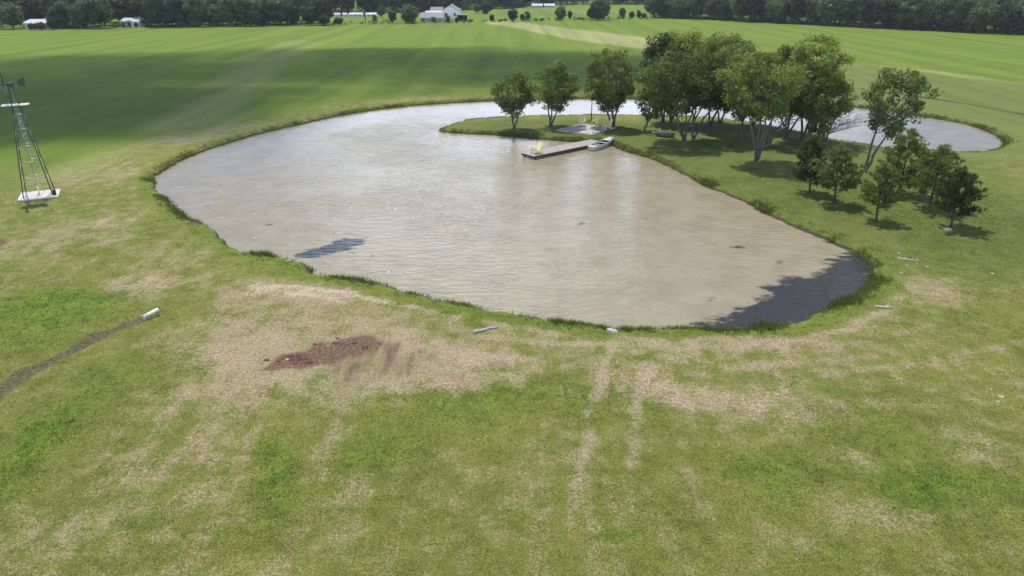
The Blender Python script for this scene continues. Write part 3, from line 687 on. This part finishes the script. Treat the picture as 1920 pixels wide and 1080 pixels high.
# ------------------------------------------------------------------ farm buildings
def house(name, px0, px1, ybase, y_eave, y_ridge, depth, label, wall='white', roof='roofg', gable_front=False, windows=3, door=True, cat='building', over=.35):
    a = P((px0 + px1) / 2, ybase); Y = a.y; W = X_at(px1, ybase, Y) - X_at(px0, ybase, Y)
    ze, zr = Z_at(y_eave, Y), Z_at(y_ridge, Y)
    o = empty(name, (a.x, Y, 0), 0, label=label, cat=cat)
    hw = W / 2; bm = bmesh.new()
    wl = MB()
    if gable_front:
        wl.poly([(-hw, 0, -.2), (hw, 0, -.2), (hw, 0, ze), (0, 0, zr), (-hw, 0, ze)], (0, depth, 0))
        rf = MB()
        for s in (-1, 1):
            e = Vector((s * (hw + over), -over, ze - (zr - ze) * over / hw)); r = Vector((0, -over, zr))
            rf.poly([e + Vector((0, 0, .02)), r + Vector((0, 0, .02)), r + Vector((0, 0, .2)), e + Vector((0, 0, .2))], (0, depth + 2 * over, 0))
    else:
        wl.poly([(-hw, 0, -.2), (-hw, depth, -.2), (-hw, depth, ze), (-hw, depth / 2, zr), (-hw, 0, ze)], (W, 0, 0))
        rf = MB()
        for y0, yr in ((-over, depth / 2), (depth + over, depth / 2)):
            ez = ze - (zr - ze) * over / (depth / 2)
            rf.poly([(-hw - over, y0, ez + .02), (-hw - over, yr, zr + .02), (-hw - over, yr, zr + .2), (-hw - over, y0, ez + .2)], (W + 2 * over, 0, 0))
    wl.build('wall', M[wall], o); rf.build('roof', M[roof], o)
    hh = min(1.3, ze * .45)
    for i in range(windows):
        x = -hw + W * (i + .5) / windows
        if door and i == windows // 2 and windows > 1:
            d = MB().box((x, -.03, 1.0), (.95, .08, 2.0)).build('door', M['dwood'], o); continue
        wn = MB().box((x, -.03, ze * .55), (1.25, .10, hh + .1)).build('window', M['white'], o)
        MB().box((x, -.07, ze * .55), (1.0, .06, hh - .15)).build('pane', M['glass'], wn)
    return o
h = house('farmhouse', 829, 861, 36, 20, 9.5, 11, 'two-storey white farmhouse with steep front gable', gable_front=True, roof='roofg', windows=2, door=False)
house('farmhouse_wing', 808, 829, 35, 24, 14.5, 8, 'lower white wing with grey roof joined left of the gabled farmhouse', windows=3)
pr = P(812, 33); 
house('porch', 799, 828, 37.5, 24.5, 21.5, 4, 'long white porch in front of the farmhouse wing', roof='roofw', windows=4)
house('cottage', 789, 831, 42, 34, 25, 9, 'low cottage with grey hipped-looking roof in front of the farmhouse', wall='beige', windows=4)
# carport: posts and flat dark roof
c = P(866, 40); cp = empty('carport', c, 0, label='dark open carport at the right end of the farmhouse', cat='carport')
zc = Z_at(28, c.y); MB().box((0, 2, zc), (5.2, 5, .25)).build('roof', M['roofg'], cp)
for sx in (-2.3, 2.3):
    for sy in (0, 4.2): MB().box((sx, sy, zc / 2 - .1), (.14, .14, zc - .1)).build('post', M['white'], cp)
MB().box((0, 4.4, zc / 2 - .1), (4.4, .12, zc - .3)).build('back_wall', M['dark'], cp)
house('shed', 618, 648, 31, 27.5, 25.5, 6, 'small pale shed left of the long low building', roof='roofw', windows=2)
house('long_shed', 655, 704, 31.5, 27.5, 25, 7, 'long low white building left of the round trees', roof='roofw', windows=6)
house('poultry_shed', 998, 1040, 14, 11, 8, 12, 'long pale metal shed on the far pasture', roof='roofw', windows=5, wall='beige')
house('cabin', 227, 261, 51, 41, 35.5, 8, 'small white roofed cabin among the far left trees', roof='roofw', windows=3)
house('outbuilding', 48, 86, 55, 44, 38, 8, 'pale outbuilding half hidden by trees at far left', roof='roofw', wall='beige', windows=3)
spot(78,56,40,2,'grey green bush in front of the pale outbuilding',1.3,name='bush')
spot(60,56.5,42,2,'dark bush in front of the left half of the pale outbuilding',1.0,name='bush')
spot(256,52,41,1,'tree before the right end of the small white roofed cabin',.8)
spot(232,52,44,2,'low bush before the left end of the small white roofed cabin',.9,name='bush')
spot(100,56.5,30,0,'dark tree right of the pale outbuilding',.8)
def utility_pole(px, yb, yt, label):
    p = P(px, yb); h = Z_at(yt, p.y); o = empty('utility_pole', p, 0, label=label, cat='pole')
    MB().tube([(0, 0, -.3), (0, 0, h)], [.17, .12], 8).build('pole', M['dwood'], o)
    MB().box((0, -.15, h - .6), (2.2, .1, .12)).build('crossarm', M['dwood'], o)
utility_pole(685.5, 43.5, 21, 'thin utility pole at the field edge left of the round trees')
# pasture fences beyond the field edge
def fence(pts, label, h=1.1, step=5.0, m='wood'):
    q = [P(*p) for p in pts]; o = empty('fence', q[0], 0, label=label, cat='fence'); n = 0
    for a, b in zip(q, q[1:]):
        k = max(1, int((b - a).length / step))
        for i in range(k + (b is q[-1])):
            p = a.lerp(b, i / k) - q[0]; MB().box((p.x, p.y, h / 2 - .1), (.12, .12, h + .2)).build('post', M[m], o)
        rl = MB()
        for z in (.35, .7, 1.02): rl.bar(a - q[0] + Vector((0, -.08, z)), b - q[0] + Vector((0, -.08, z)), .04, .08)
        rl.build('rail', M[m], o)
fence([(607,47.5),(625,46.5),(700,44.5),(790,43)], 'wooden rail fence along the field edge left of the farmhouse')
fence([(930,27),(1020,29),(1095,30)], 'pale rail fence crossing the far pasture', m='pale')

# ------------------------------------------------------------------ windmill
wp = G(74, 365); WY0 = wp.y
w0, w1, w2 = P(34, 374), P(111, 366), P(49, 360); wrot = math.atan2(w1.y - w0.y, w1.x - w0.x)
wm = empty('windmill', (wp.x, wp.y, wp.z), wrot, label='slim green steel windmill tower with white platform, on the far left lawn', cat='windmill')
zs = Z_at(195, WY0); zt = Z_at(160, WY0)
base = MB(); base.box((0, 0, .02), ((w1 - w0).length, 2.5, .14), bevel=.03); base.build('concrete_slab', M['conc'], wm)
tw, td = 1.02, .82
corners = [(-tw, -td), (tw, -td), (tw, td), (-tw, td)]
def lerpc(c, z): f = 1 - .88 * (z / (zt - .1)); return Vector((c[0] * f, c[1] * f, z))
for c in corners: MB().tube([lerpc(c, .1), lerpc(c, zt - .1)], [.042, .035], 5).build('leg', M['steel'], wm)
lv = [.14 + (zs - .2) * t for t in (.0, .2, .39, .57, .74, .9)]
for z in lv[1:]:
    g = MB()
    for i in range(4): g.tube([lerpc(corners[i], z), lerpc(corners[(i + 1) % 4], z)], .02, 4)
    g.build('girt', M['galv'], wm)
for a, b in zip(lv, lv[1:]):
    g = MB()
    for i in range(4):
        g.tube([lerpc(corners[i], a), lerpc(corners[(i + 1) % 4], b)], .010, 4); g.tube([lerpc(corners[(i + 1) % 4], a), lerpc(corners[i], b)], .010, 4)
    g.build('brace', M['galv'], wm)
ld = MB(); 
for s in (-.17, .17): ld.tube([(s + .1, .55 * .3 + .35, .1), (s * .5, .1, zs)], .016, 4)
for k in range(1, 22):
    t = k / 22; ld.tube([(-.17 + .1 * (1 - t), .5 - .4 * t, .1 + t * zs * .98), (.17 + .1 * (1 - t), .5 - .4 * t, .1 + t * zs * .98)], .012, 4)
ld.build('ladder', M['galv'], wm)
MB().tube([(0, 0, .1), (0, 0, zt)], .018, 5).build('pump_rod', M['galv'], wm)
MB().tube([(0, 0, .1), (0, 0, .75)], .07, 8).build('pump', M['yellow'], wm)
MB().box((1.15, -.75, .32), (.22, .2, .4), bevel=.02).build('valve_box', M['dark'], wm)
plf = MB()
for k in range(5): plf.box((0, -.40 + .20 * k, zs), (1.8, .18, .045))
plf.build('platform', M['conc'], wm)
gb = MB(); gb.box((0, 0, zt + .1), (.42, .26, .34), bevel=.05); gb.tube([(-.55, 0, zt + .14), (.25, 0, zt + .14)], .05, 8); gx_ob = gb.build('gearbox', M['steel'], wm); HR = R(36) - wrot; gx_ob.rotation_euler.z = HR
wh = MB(); hubx = -.42
for k in range(18):
    a = 2 * math.pi * k / 18; d = Vector((0, math.cos(a), math.sin(a))); s = Vector((0, -math.sin(a), math.cos(a))); c0 = Vector((hubx, 0, zt + .14))
    p = [c0 + d * .32 - s * .05, c0 + d * .32 + s * .05 + Vector((-.04, 0, 0)), c0 + d * .92 + s * .14 + Vector((-.08, 0, 0)), c0 + d * .92 - s * .14 + Vector((.05, 0, 0))]
    wh.poly(p, (.012, 0, 0))
for rr in (.45, .8):
    wh.tube([Vector((hubx, math.cos(t) * rr, zt + .14 + math.sin(t) * rr)) for t in [2 * math.pi * i / 24 for i in range(25)]], .014, 4)
for k in range(6):
    a = math.pi * k / 3; wh.tube([(hubx, 0, zt + .14), (hubx, math.cos(a) * .8, zt + .14 + math.sin(a) * .8)], .014, 4)
wh.build('wheel', M['steel'], wm).rotation_euler.z = HR
vn = MB(); vn.tube([(.2, 0, zt + .14), (.75, 0, zt + .18)], .025, 5); vn.poly([(.5, -.01, zt + .02), (.95, -.01, zt - .16), (.95, -.01, zt + .62), (.5, -.01, zt + .34)], (0, .02, 0)); vn.build('tail_vane', M['steel'], wm).rotation_euler.z = HR

# ------------------------------------------------------------------ patio, dock, boat, chairs
pc = [G(1040, 245), G(1110, 253.5), G(1156, 239.5), G(1086, 233)]
pz = max(p.z for p in pc) + .10
pa = MB(); pa.poly([(p.x, p.y, -.3) for p in pc], (0, 0, pz + .3)); pa.build('patio_slab', M['patio'], label='weathered pale concrete patio slab under the three yellow chairs', cat='patio')
# dock
d0 = P(974.5, 288, ZW + .35); d1 = P(1001.5, 293.3, ZW + .35); d2 = P(1110, 271, ZW + .35); e = (d2 - d1).normalized(); wv = (d0 - d1); wlen = wv.length
e = Vector((e.x, e.y, 0)).normalized(); wn_ = Vector((-e.y, e.x, 0));  Ld = 10.2; ang = math.atan2(e.y, e.x); DZ = ZW + .35
dk = empty('dock', (d1.x, d1.y, DZ), ang, label='low grey plank dock running out from the shore into the pond', cat='dock')
pk = MB(); npk = int(Ld / .15)
for k in range(npk): pk.box((.075 + k * .15, wlen / 2 + random.uniform(-.015, .015), 0), (.138, wlen, .035))
pk.build('deck', M['wood'], dk)
fr = MB()
for yy in (.03, wlen - .03): fr.box((Ld / 2, yy, -.11), (Ld, .05, .17))
fr.box((.03, wlen / 2, -.11), (.05, wlen - .13, .17)); fr.build('frame', M['dwood'], dk)
for k in range(4):
    for yy in (.12, wlen - .12): MB().tube([(.3 + k * 2.6, yy, -1.2), (.3 + k * 2.6, yy, -.03)], .08, 7).build('pile', M['dwood'], dk)

def make_chair():
    o = empty('garden_chair', (0, 0, 0)); Y_ = M['yellow']
    s = MB()
    for k in range(6): f = k / 5; s.box((0, -.30 + .105 * k, .40 - .14 * f), (.52, .09, .022), Matrix.Rotation(R(-15), 4, 'X'))
    s.build('seat', Y_, o)
    b = MB()
    for k in range(5):
        x = (k - 2) * .115; top = 1.02 - abs(k - 2) * .045
        b.bar((x * .85, .22, .27), (x * 1.15, .50, top), .10, .022)
    b.box((0, .40, .66), (.56, .03, .07)); b.box((0, .285, .40), (.5, .03, .06)); b.build('backrest', Y_, o)
    for sx in (-1, 1):
        MB().box((sx * .34, -.02, .60), (.14, .74, .025)).build('armrest', Y_, o)
        MB().box((sx * .31, -.32, .30), (.04, .10, .60)).build('leg', Y_, o)
        MB().bar((sx * .27, -.36, .36), (sx * .27, .50, .02), .03, .12).build('leg', Y_, o)
        MB().box((sx * .31, .33, .42), (.03, .07, .36)).build('arm_support', Y_, o)
    return o
def copy_tree(o, parent=None):
    c = o.copy(); col.objects.link(c); c.parent = parent
    for ch in list(o.children): copy_tree(ch, c)
    return c
proto = make_chair()
def chair_at(o, p, z, rz, label, s=1.12):
    o.location = (p.x, p.y, z); o.rotation_euler.z = rz; o.scale = (s, s, s); tag(o, label, 'chair', 'yellow garden chairs'); return o
CH = [(P(1090, 237.3), pz, R(-12), 'yellow slatted garden chair at the left of the patio slab'),
      (P(1117.5, 238.3), pz, R(-38), 'yellow slatted garden chair in the middle of the patio, by the tall post'),
      (P(1138.5, 242.3), pz, R(-75), 'yellow slatted garden chair at the right of the patio, seen side-on'),
      (P(1005.5, 288.0, DZ), DZ + .02, R(-62), 'yellow slatted garden chair alone on the end of the dock')]
chs = [proto] + [copy_tree(proto) for _ in range(3)]
for o, a in zip(chs, CH): chair_at(o, *a)

# fire ring on patio left unbuilt; tall post and short post
p = G(1108.5, 227); h = Z_at(187, p.y)
o = empty('lamp_post', p, 0, label='tall slim dark post behind the patio, between two trees', cat='post')
MB().tube([(0, 0, -.2), (0, 0, h)], [.06, .045], 8).build('pole', M['dark'], o)
MB().box((0, 0, h + .12), (.34, .34, .26), bevel=.04).build('lantern', M['dark'], o)
MB().tube([(0, 0, -.05), (0, 0, .14)], .16, 8).build('base', M['dark'], o)
p = G(1111.5, 260); o = empty('mooring_post', p, 0, label='short dark post where the dock meets the shore', cat='post')
MB().tube([(0, 0, -.3), (0, 0, .62)], .09, 8).build('post', M['dwood'], o); MB().tube([(0, 0, .62), (0, 0, .68)], .11, 8).build('cap', M['dark'], o)

# boat
b0, b1 = P(1108, 279, ZW + .2), P(1148, 262.5, ZW + .3); bd = (b1 - b0); BL = min(bd.length, 4.6); bang = math.atan2(bd.y, bd.x)
bt = empty('rowing_boat', (b0.x, b0.y, ZW), bang, label='small white rowing boat tied along the dock, bow on the bank', cat='boat')
bt.rotation_euler = (0, R(-2.2), bang)
def hull_mb(inset, zb_, zt_):
    m = MB(); n = 14; rows = []
    for i in range(n + 1):
        t = i / n; wdt = .56 * (1 - max(0, (t - .55) / .45) ** 2.2 * .55) * (1 - max(0, (.18 - t) / .18) ** 2 * .35)
        wdt = max(.05, wdt - inset); x = inset + t * (BL - 2 * inset); sh_ = .10 * max(0, (t - .5)) ** 2 * 4 + .06 * max(0, .2 - t) * 5
        bw = wdt * .78; lift = .22 * max(0, (t - .7) / .3) ** 1.6 + .16 * max(0, (.15 - t) / .15)
        rows.append([(x, -wdt, zt_ + sh_), (x, -bw, zb_ + lift), (x, 0, zb_ + lift - .03), (x, bw, zb_ + lift), (x, wdt, zt_ + sh_)])
    V = [[m.bm.verts.new(p) for p in r] for r in rows]
    for a, b in zip(V, V[1:]):
        for k in range(4): m.bm.faces.new((a[k], a[k + 1], b[k + 1], b[k]))
    m.bm.faces.new(V[0]); m.bm.faces.new(V[-1][::-1]); return m, rows
hm, rows = hull_mb(0, -.10, .34); hm.build('hull', M['boat'], bt)
im, _ = hull_mb(.07, .02, .31); im.build('inner_hull', M['dark'], bt)
gn = MB(); rr_ = [r for r in rows]
for s in (0, 4): gn.tube([(r[s][0], r[s][1], r[s][2] + .01) for r in rr_], .042, 6)
gn.tube([rr_[0][0], rr_[0][4]], .045, 6); gn.tube([rr_[-1][0], rr_[-1][4]], .045, 6); gn.build('gunwale', M['boat'], bt)
for x, wz in ((BL * .34, 1.0), (BL * .60, .98)): MB().box((x, 0, .27), (.30, wz, .04)).build('thwart', M['wood'], bt)
MB().poly([(BL * .72, -.46, .38), (BL * .97, -.22, .46), (BL * .97, .22, .46), (BL * .72, .46, .38)], (0, 0, .03)).build('foredeck', M['boat'], bt)
MB().poly([(.05, -.34, .39), (BL * .17, -.47, .36), (BL * .17, .47, .36), (.05, .34, .39)], (0, 0, .03)).build('stern_deck', M['boat'], bt)

# fallen log and grill
p = G(1245, 256); o = empty('fallen_log', p, R(-28), label='thick grey brown fallen log on the grass right of the sapling', cat='log')
lm = MB(); lm.tube([(-.95, 0, .24), (-.75, .06, .30), (-.4, .02, .36), (0, -.05, .33), (.35, .04, .38), (.65, -.03, .33), (.95, 0, .30)], [.17, .27, .34, .29, .36, .30, .22], 9); lm.build('log', M['bark'], o)
lm = MB()
for a in ((-.5, .1, .5, -.7, .35, .85), (.3, .1, .5, .55, .4, .8), (-.85, 0, .3, -1.5, .15, .45)): lm.tube([a[:3], a[3:]], [.07, .03], 6)
lm.build('branch_stub', M['dead'], o)
lm = MB(); 
for k in range(7): 
    a = k * .9; lm.tube([(.9, 0, .28), (1.1 + .05 * (k % 2), math.cos(a) * .38, .28 + math.sin(a) * .36)], [.09, .03], 5)
lm.build('root_plate', M['dwood'], o)
p = G(1296, 251); o = empty('barbecue', p, R(20), label='small black barbecue kettle under the grove, right of the broad tree', cat='barbecue')
kb = MB(); kb.tube([(0, 0, .5), (0, 0, .55), (0, 0, .68), (0, 0, .78)], [.12, .24, .29, .29], 12); kb.build('bowl', M['dark'], o)
kb = MB(); kb.tube([(0, 0, .785), (0, 0, .9), (0, 0, 1.0), (0, 0, 1.04)], [.30, .27, .15, .04], 12); kb.build('lid', M['dark'], o)
for a in (0, 2.1, 4.2): MB().tube([(math.cos(a) * .1, math.sin(a) * .1, .55), (math.cos(a) * .3, math.sin(a) * .3, 0)], .018, 5).build('leg', M['galv'], o)

# ------------------------------------------------------------------ pipe in the ditch, debris
a, b = G(268, 594), G(297, 583); a.z, b.z = -.02, .10
o = empty('drain_pipe', a, 0, label='short white plastic drain pipe sticking out at the head of the muddy ditch', cat='pipe'); d = b - a
t = MB(); n = 16; dn = d.normalized(); u = dn.cross(Vector((0, 0, 1))).normalized(); v = dn.cross(u)
rings = []
for (s, r) in ((0, .088), (1, .088), (1, .072), (0, .072)):
    rings.append([t.bm.verts.new(d * s + (u * math.cos(2 * math.pi * k / n) + v * math.sin(2 * math.pi * k / n)) * r) for k in range(n)])
for i in range(4):
    for k in range(n): f = t.bm.faces.new((rings[i][k], rings[i][(k + 1) % n], rings[(i + 1) % 4][(k + 1) % n], rings[(i + 1) % 4][k])); f.smooth = True
t.build('pipe', M['white'], o)
MB().tube([d * .02, d * .6], .068, 10).build('bore', M['dark'], o)

def lump(name, px, py, rx, ry, rz_, m, label, cat, seed, group=None, rot=0):
    p = G(px, py); bm = bmesh.new(); bmesh.ops.create_icosphere(bm, subdivisions=3, radius=1)
    for v in bm.verts:
        k = 1 + .45 * mnoise.noise(v.co * 1.6 + Vector((seed * 2.7, 0, 0))) + .2 * mnoise.noise(v.co * 5 + Vector((0, seed, 0)))
        v.co = Vector((v.co.x * rx * k, v.co.y * ry * k, v.co.z * rz_ * k))
    me = bpy.data.meshes.new(name); bm.to_mesh(me); bm.free()
    for f in me.polygons: f.use_smooth = False
    o = link(name, me, M[m], None, label=label, cat=cat, group=group); o.location = (p.x, p.y, p.z + rz_ * .2); o.rotation_euler.z = rot
    return o
def stick(px0, py0, px1, py1, r, label, seed, m='pale'):
    random.seed(seed); a, b = G(px0, py0), G(px1, py1); o = empty('driftwood', a, 0, label=label, cat='driftwood')
    t = MB(); pts = limb_path((0, 0, r * .6), (b - a) + Vector((0, 0, r * .7)), 6, .05); t.tube(pts, [r, r * 1.1, r * .9, r * .95, r * .7, r * .6, r * .35], 7)
    for k in (3, 4, 5): t.tube([pts[k], pts[k] + Vector((random.uniform(-.1, .45), random.uniform(.1, .4), .05))], [r * .5, r * .2], 5)
    t.build('branch', M[m], o)
stick(888,625,934,613,.085,'pale bleached branch lying between the pond and the red soil',1)
stick(1640,575,1674,578,.07,'pale bleached branch right of the dark patch of water',2)
stick(1683,483,1722,491,.05,'thin pale stick on the lawn below the pines',3)
stick(537,489,552,485,.06,'white stick among the bank grass on the left shore',4)
for i, (x, y, s, lb) in enumerate(((1776,430,.28,'pale flat stone at the foot of the front right pine'),(1768,427,.16,'smaller pale stone left of the flat stone by the pine'),
        (1686,474,.1,'pale stone nearest the rounded right bank'),(1700,497,.1,'small pale stone below the thin stick'),(1738,500,.1,'small pale stone right of the thin stick'),
        (1690,511,.1,'small pale stone above the tan bare patch'),(1860,515,.12,'white stone on the green lawn at far right'),(1877,742,.12,'larger white stone in the grass low at the far right'),(1872,752,.09,'smaller white stone just below its larger neighbour at far right'),
        (1858,728,.07,'tiny white stone above the pair at far right'),(843,604,.07,'small white stone left of the bleached branch'),(955,624,.07,'small white stone right of the bleached branch'),
        (539,674,.09,'white stone on the red bare soil'),(506,699,.06,'tiny white stone left below the red soil'),(1640,613,.09,'pale stone in the tan streaks below the right bank'),(75,399,.10,'pale flat stone in front of the windmill slab'),(168,444,.08,'white stone on the worn turf below the windmill'))):
    lump('stone', x, y, s * .95, s * .65, s * .35, 'pale', lb, 'stone', i + 5)
random.seed(9)
for k in range(26):
    a = random.uniform(0, 6.28); r = random.random() ** .5
    if k < 15: x, y = 556 + math.cos(a) * r * 58, 676 + math.sin(a) * r * 13
    else: x, y = 650 + math.cos(a) * r * 62, 645 + math.sin(a) * r * 12
    s = random.uniform(.05, .13)
    lump('clod', x, y, s * 1.3, s, s * .6, 'soil', 'dark red clod of earth on the bare red soil patch', 'clod', k, 'red earth clods on the bare soil')
# broken concrete at the little outlet
for i, (x, y, s, lb) in enumerate(((1143,617,.20,'grey rock in the gap of the near bank, left one'),(1152,618,.17,'grey rock in the gap of the near bank, right one'))):
    lump('rock', x, y, s, s * .8, s * .6, 'conc', lb, 'rock', i + 40)

# ------------------------------------------------------------------ grass: bank blades and turf tufts
def blades(C, H, W_, lean, tint, name, matn, nb, sd_, extra=None, **k):
    g = np.random.default_rng(sd_); n = len(C)
    C = np.repeat(C, nb, 0); H = np.repeat(H, nb) * g.uniform(.6, 1.2, n * nb); T = np.repeat(tint, nb, 0)
    T = np.clip(T + g.normal(0, .15, T.shape), 0, 1)
    off = g.normal(0, 1, (n * nb, 2)) * np.repeat(lean, nb)[:, None]
    B = C.copy(); B[:, :2] += off * .6
    tip = B.copy(); tip[:, :2] += off * .9 + g.normal(0, .25, off.shape) * H[:, None]; tip[:, 2] += H
    a = g.uniform(0, np.pi, n * nb); s = np.stack([np.cos(a), np.sin(a), 0 * a], -1) * (np.repeat(W_, nb) if np.ndim(W_) else W_)[..., None] if np.ndim(W_) else np.stack([np.cos(a), np.sin(a), 0 * a], -1) * W_
    V = np.stack([B - s, B + s, tip], 1).reshape(-1, 3)
    me = np_mesh(name, V, np.arange(len(V)).reshape(-1, 3), 3)
    if extra is None: set_col(me, 'tint', np.repeat(T, 3, 0))
    else:
        for nm, A in zip(('wear', 'zone', 'cut'), extra): set_col(me, nm, np.repeat(np.repeat(A, nb, 0), 3, 0))
    return link(name, me, M[matn], kind='stuff', **k)
g = np.random.default_rng(5)
# walk along the shore
seg = np.array(POND); nxt = np.roll(seg, -1, 0); ln = np.hypot(*(nxt - seg).T); N_ = 26000
ii = g.choice(len(seg), N_, p=ln / ln.sum()); t = g.random(N_)[:, None]
pt = seg[ii] * (1 - t) + nxt[ii] * t; dv = (nxt - seg)[ii] / ln[ii][:, None]; nv = np.stack([-dv[:, 1], dv[:, 0]], -1)
test = inside(pt[:, 0] + nv[:, 0] * .2, pt[:, 1] + nv[:, 1] * .2, POND); nv[test] *= -1
dens = fbm(pt[:, 0], pt[:, 1], .45, 33, 3)
o_ = np.abs(g.normal(.25, .38, N_)) - .12
pt = pt + nv * o_[:, None]; keep = (g.random(N_) < np.clip((dens - .40) * 4.6, np.where(pt[:, 1] > 62, .3, .06), 1))
pt, dens = pt[keep], dens[keep]
zz = ground_z(pt[:, 0], pt[:, 1]); zz = np.maximum(zz, ZW - .05)
hh = (.07 + .17 * np.clip((dens - .42) * 3.6, 0, 1) * (pt[:, 1] < 62) + .07 * (pt[:, 1] > 70)) * g.uniform(.6, 1.4, len(pt)) + .16 * sstep(fbm(pt[:, 0], pt[:, 1], .55, 91, 3), .56, .68) * (pt[:, 1] < 60)
rightbank = (pt[:, 0] > 8) & (pt[:, 1] > 36) & (pt[:, 1] < 75)
tint = np.stack([g.uniform(0, 1, len(pt)), np.where(rightbank, .35, .14) + .45 * ((pt[:, 0] < -19) & (pt[:, 1] < 50)) + .3 * (g.random(len(pt)) < .12), np.zeros(len(pt))], -1)
blades(np.column_stack([pt, zz]), hh, .022, np.full(len(pt), .11), tint, 'bank_grass', 'reed', 5, 6, label='rough grass and sedge fringing the pond banks', cat='grass')
# short turf, thinning out with distance
N_ = 110000
u1, u2 = g.random(N_), g.random(N_); Yt = 15.5 * (62 / 15.5) ** (u1 ** .95); Xt = (u2 - .5) * 2 * (.77 * Yt + 3)
st = sdist(Xt, Yt, POND); k = st > .9; Xt, Yt, st = Xt[k], Yt[k], st[k]
ex = masks(Xt, Yt, st)
k = (ex[0][:, 1] < .5) & (ex[1][:, 1] < .4) & (g.random(len(Xt)) < np.clip(.45 + .6 * ex[0][:, 2] - .25 * ex[0][:, 0] + .35 * (fbm(Xt, Yt, .8, 44, 3) > .55), .12, 1)); Xt, Yt = Xt[k], Yt[k]; ex = [e[k] for e in ex]
zt_ = ground_z(Xt, Yt)
hh = g.uniform(.022, .055, len(Xt)) * (1 + .8 * np.clip(ex[0][:, 2], 0, 1)) * (Yt / 25) ** .4
blades(np.column_stack([Xt, Yt, zt_ - .005]), hh, .012, np.full(len(Xt), .06), np.zeros((len(Xt), 3)), 'turf_grass', 'turf', 4, 8, extra=ex, label='short mixed green and straw turf across the near lawn', cat='grass')

# ------------------------------------------------------------------ clouds whose shade lies on the hay field
def cloud(gx_, gy_, rx, ry, seed, alt=520, label=''):
    c = Vector((gx_, gy_, 0)) + SUN_DIR * (alt / SUN_DIR.z); random.seed(seed)
    bm = bmesh.new(); 
    for k in range(64):
        a = random.uniform(0, 6.28); r = random.random() ** .5
        s = random.uniform(.28, .48) * min(rx, ry)
        m = Matrix.Translation((math.cos(a) * r * (rx - s * .8), math.sin(a) * r * (ry - s * .8), random.uniform(-.1, .35) * s)) @ Matrix.Diagonal((s * random.uniform(1, 1.6), s, s * .5, 1))
        bmesh.ops.create_icosphere(bm, subdivisions=3, radius=1, matrix=m)
    for v in bm.verts:
        v.co += v.co.normalized() * 3 * mnoise.noise(v.co * .08) + Vector((mnoise.noise(v.co * .05), mnoise.noise(v.co * .05 + Vector((9, 0, 0))), 0)) * 8
    me = bpy.data.meshes.new('cloud'); bm.to_mesh(me); bm.free()
    for f in me.polygons: f.use_smooth = True
    o = link('cloud', me, M['cloud'], kind='structure', label=label, cat='cloud'); o.location = c
mc = bpy.data.materials.new('cloud_vapour'); mc.use_nodes = True; t = mc.node_tree; b = t.nodes['Principled BSDF']
b.inputs['Base Color'].default_value = (.9, .9, .9, 1); b.inputs['Roughness'].default_value = 1
tp = N(t, 'ShaderNodeBsdfTransparent'); mx = N(t, 'ShaderNodeMixShader', i_Fac=.895); L(t, b.outputs[0], mx.inputs[1]); L(t, tp.outputs[0], mx.inputs[2]); L(t, mx.outputs[0], t.nodes['Material Output'].inputs['Surface'])
M['cloud'] = mc
cloud(-42, 150, 90, 46, 3, label='broad thin cumulus cloud drifting over the hay field')
cloud(-84, 100, 56, 38, 4, label='smaller thin cumulus cloud left of the broad one')

# ------------------------------------------------------------------ haze
hz = MB(); hz.box((0, 260, 11.5), (1500, 1500, 27)); 
hm_ = bpy.data.materials.new('haze'); hm_.use_nodes = True; t = hm_.node_tree; t.nodes.clear()
pv = N(t, 'ShaderNodeVolumePrincipled'); pv.inputs['Color'].default_value = (.80, .88, 1.0, 1); pv.inputs['Density'].default_value = .00013; pv.inputs['Anisotropy'].default_value = .2
oo = N(t, 'ShaderNodeOutputMaterial'); L(t, pv.outputs[0], oo.inputs['Volume'])
hz.build('haze', hm_, kind='stuff', label='thin pale summer haze over the far fields', cat='haze')
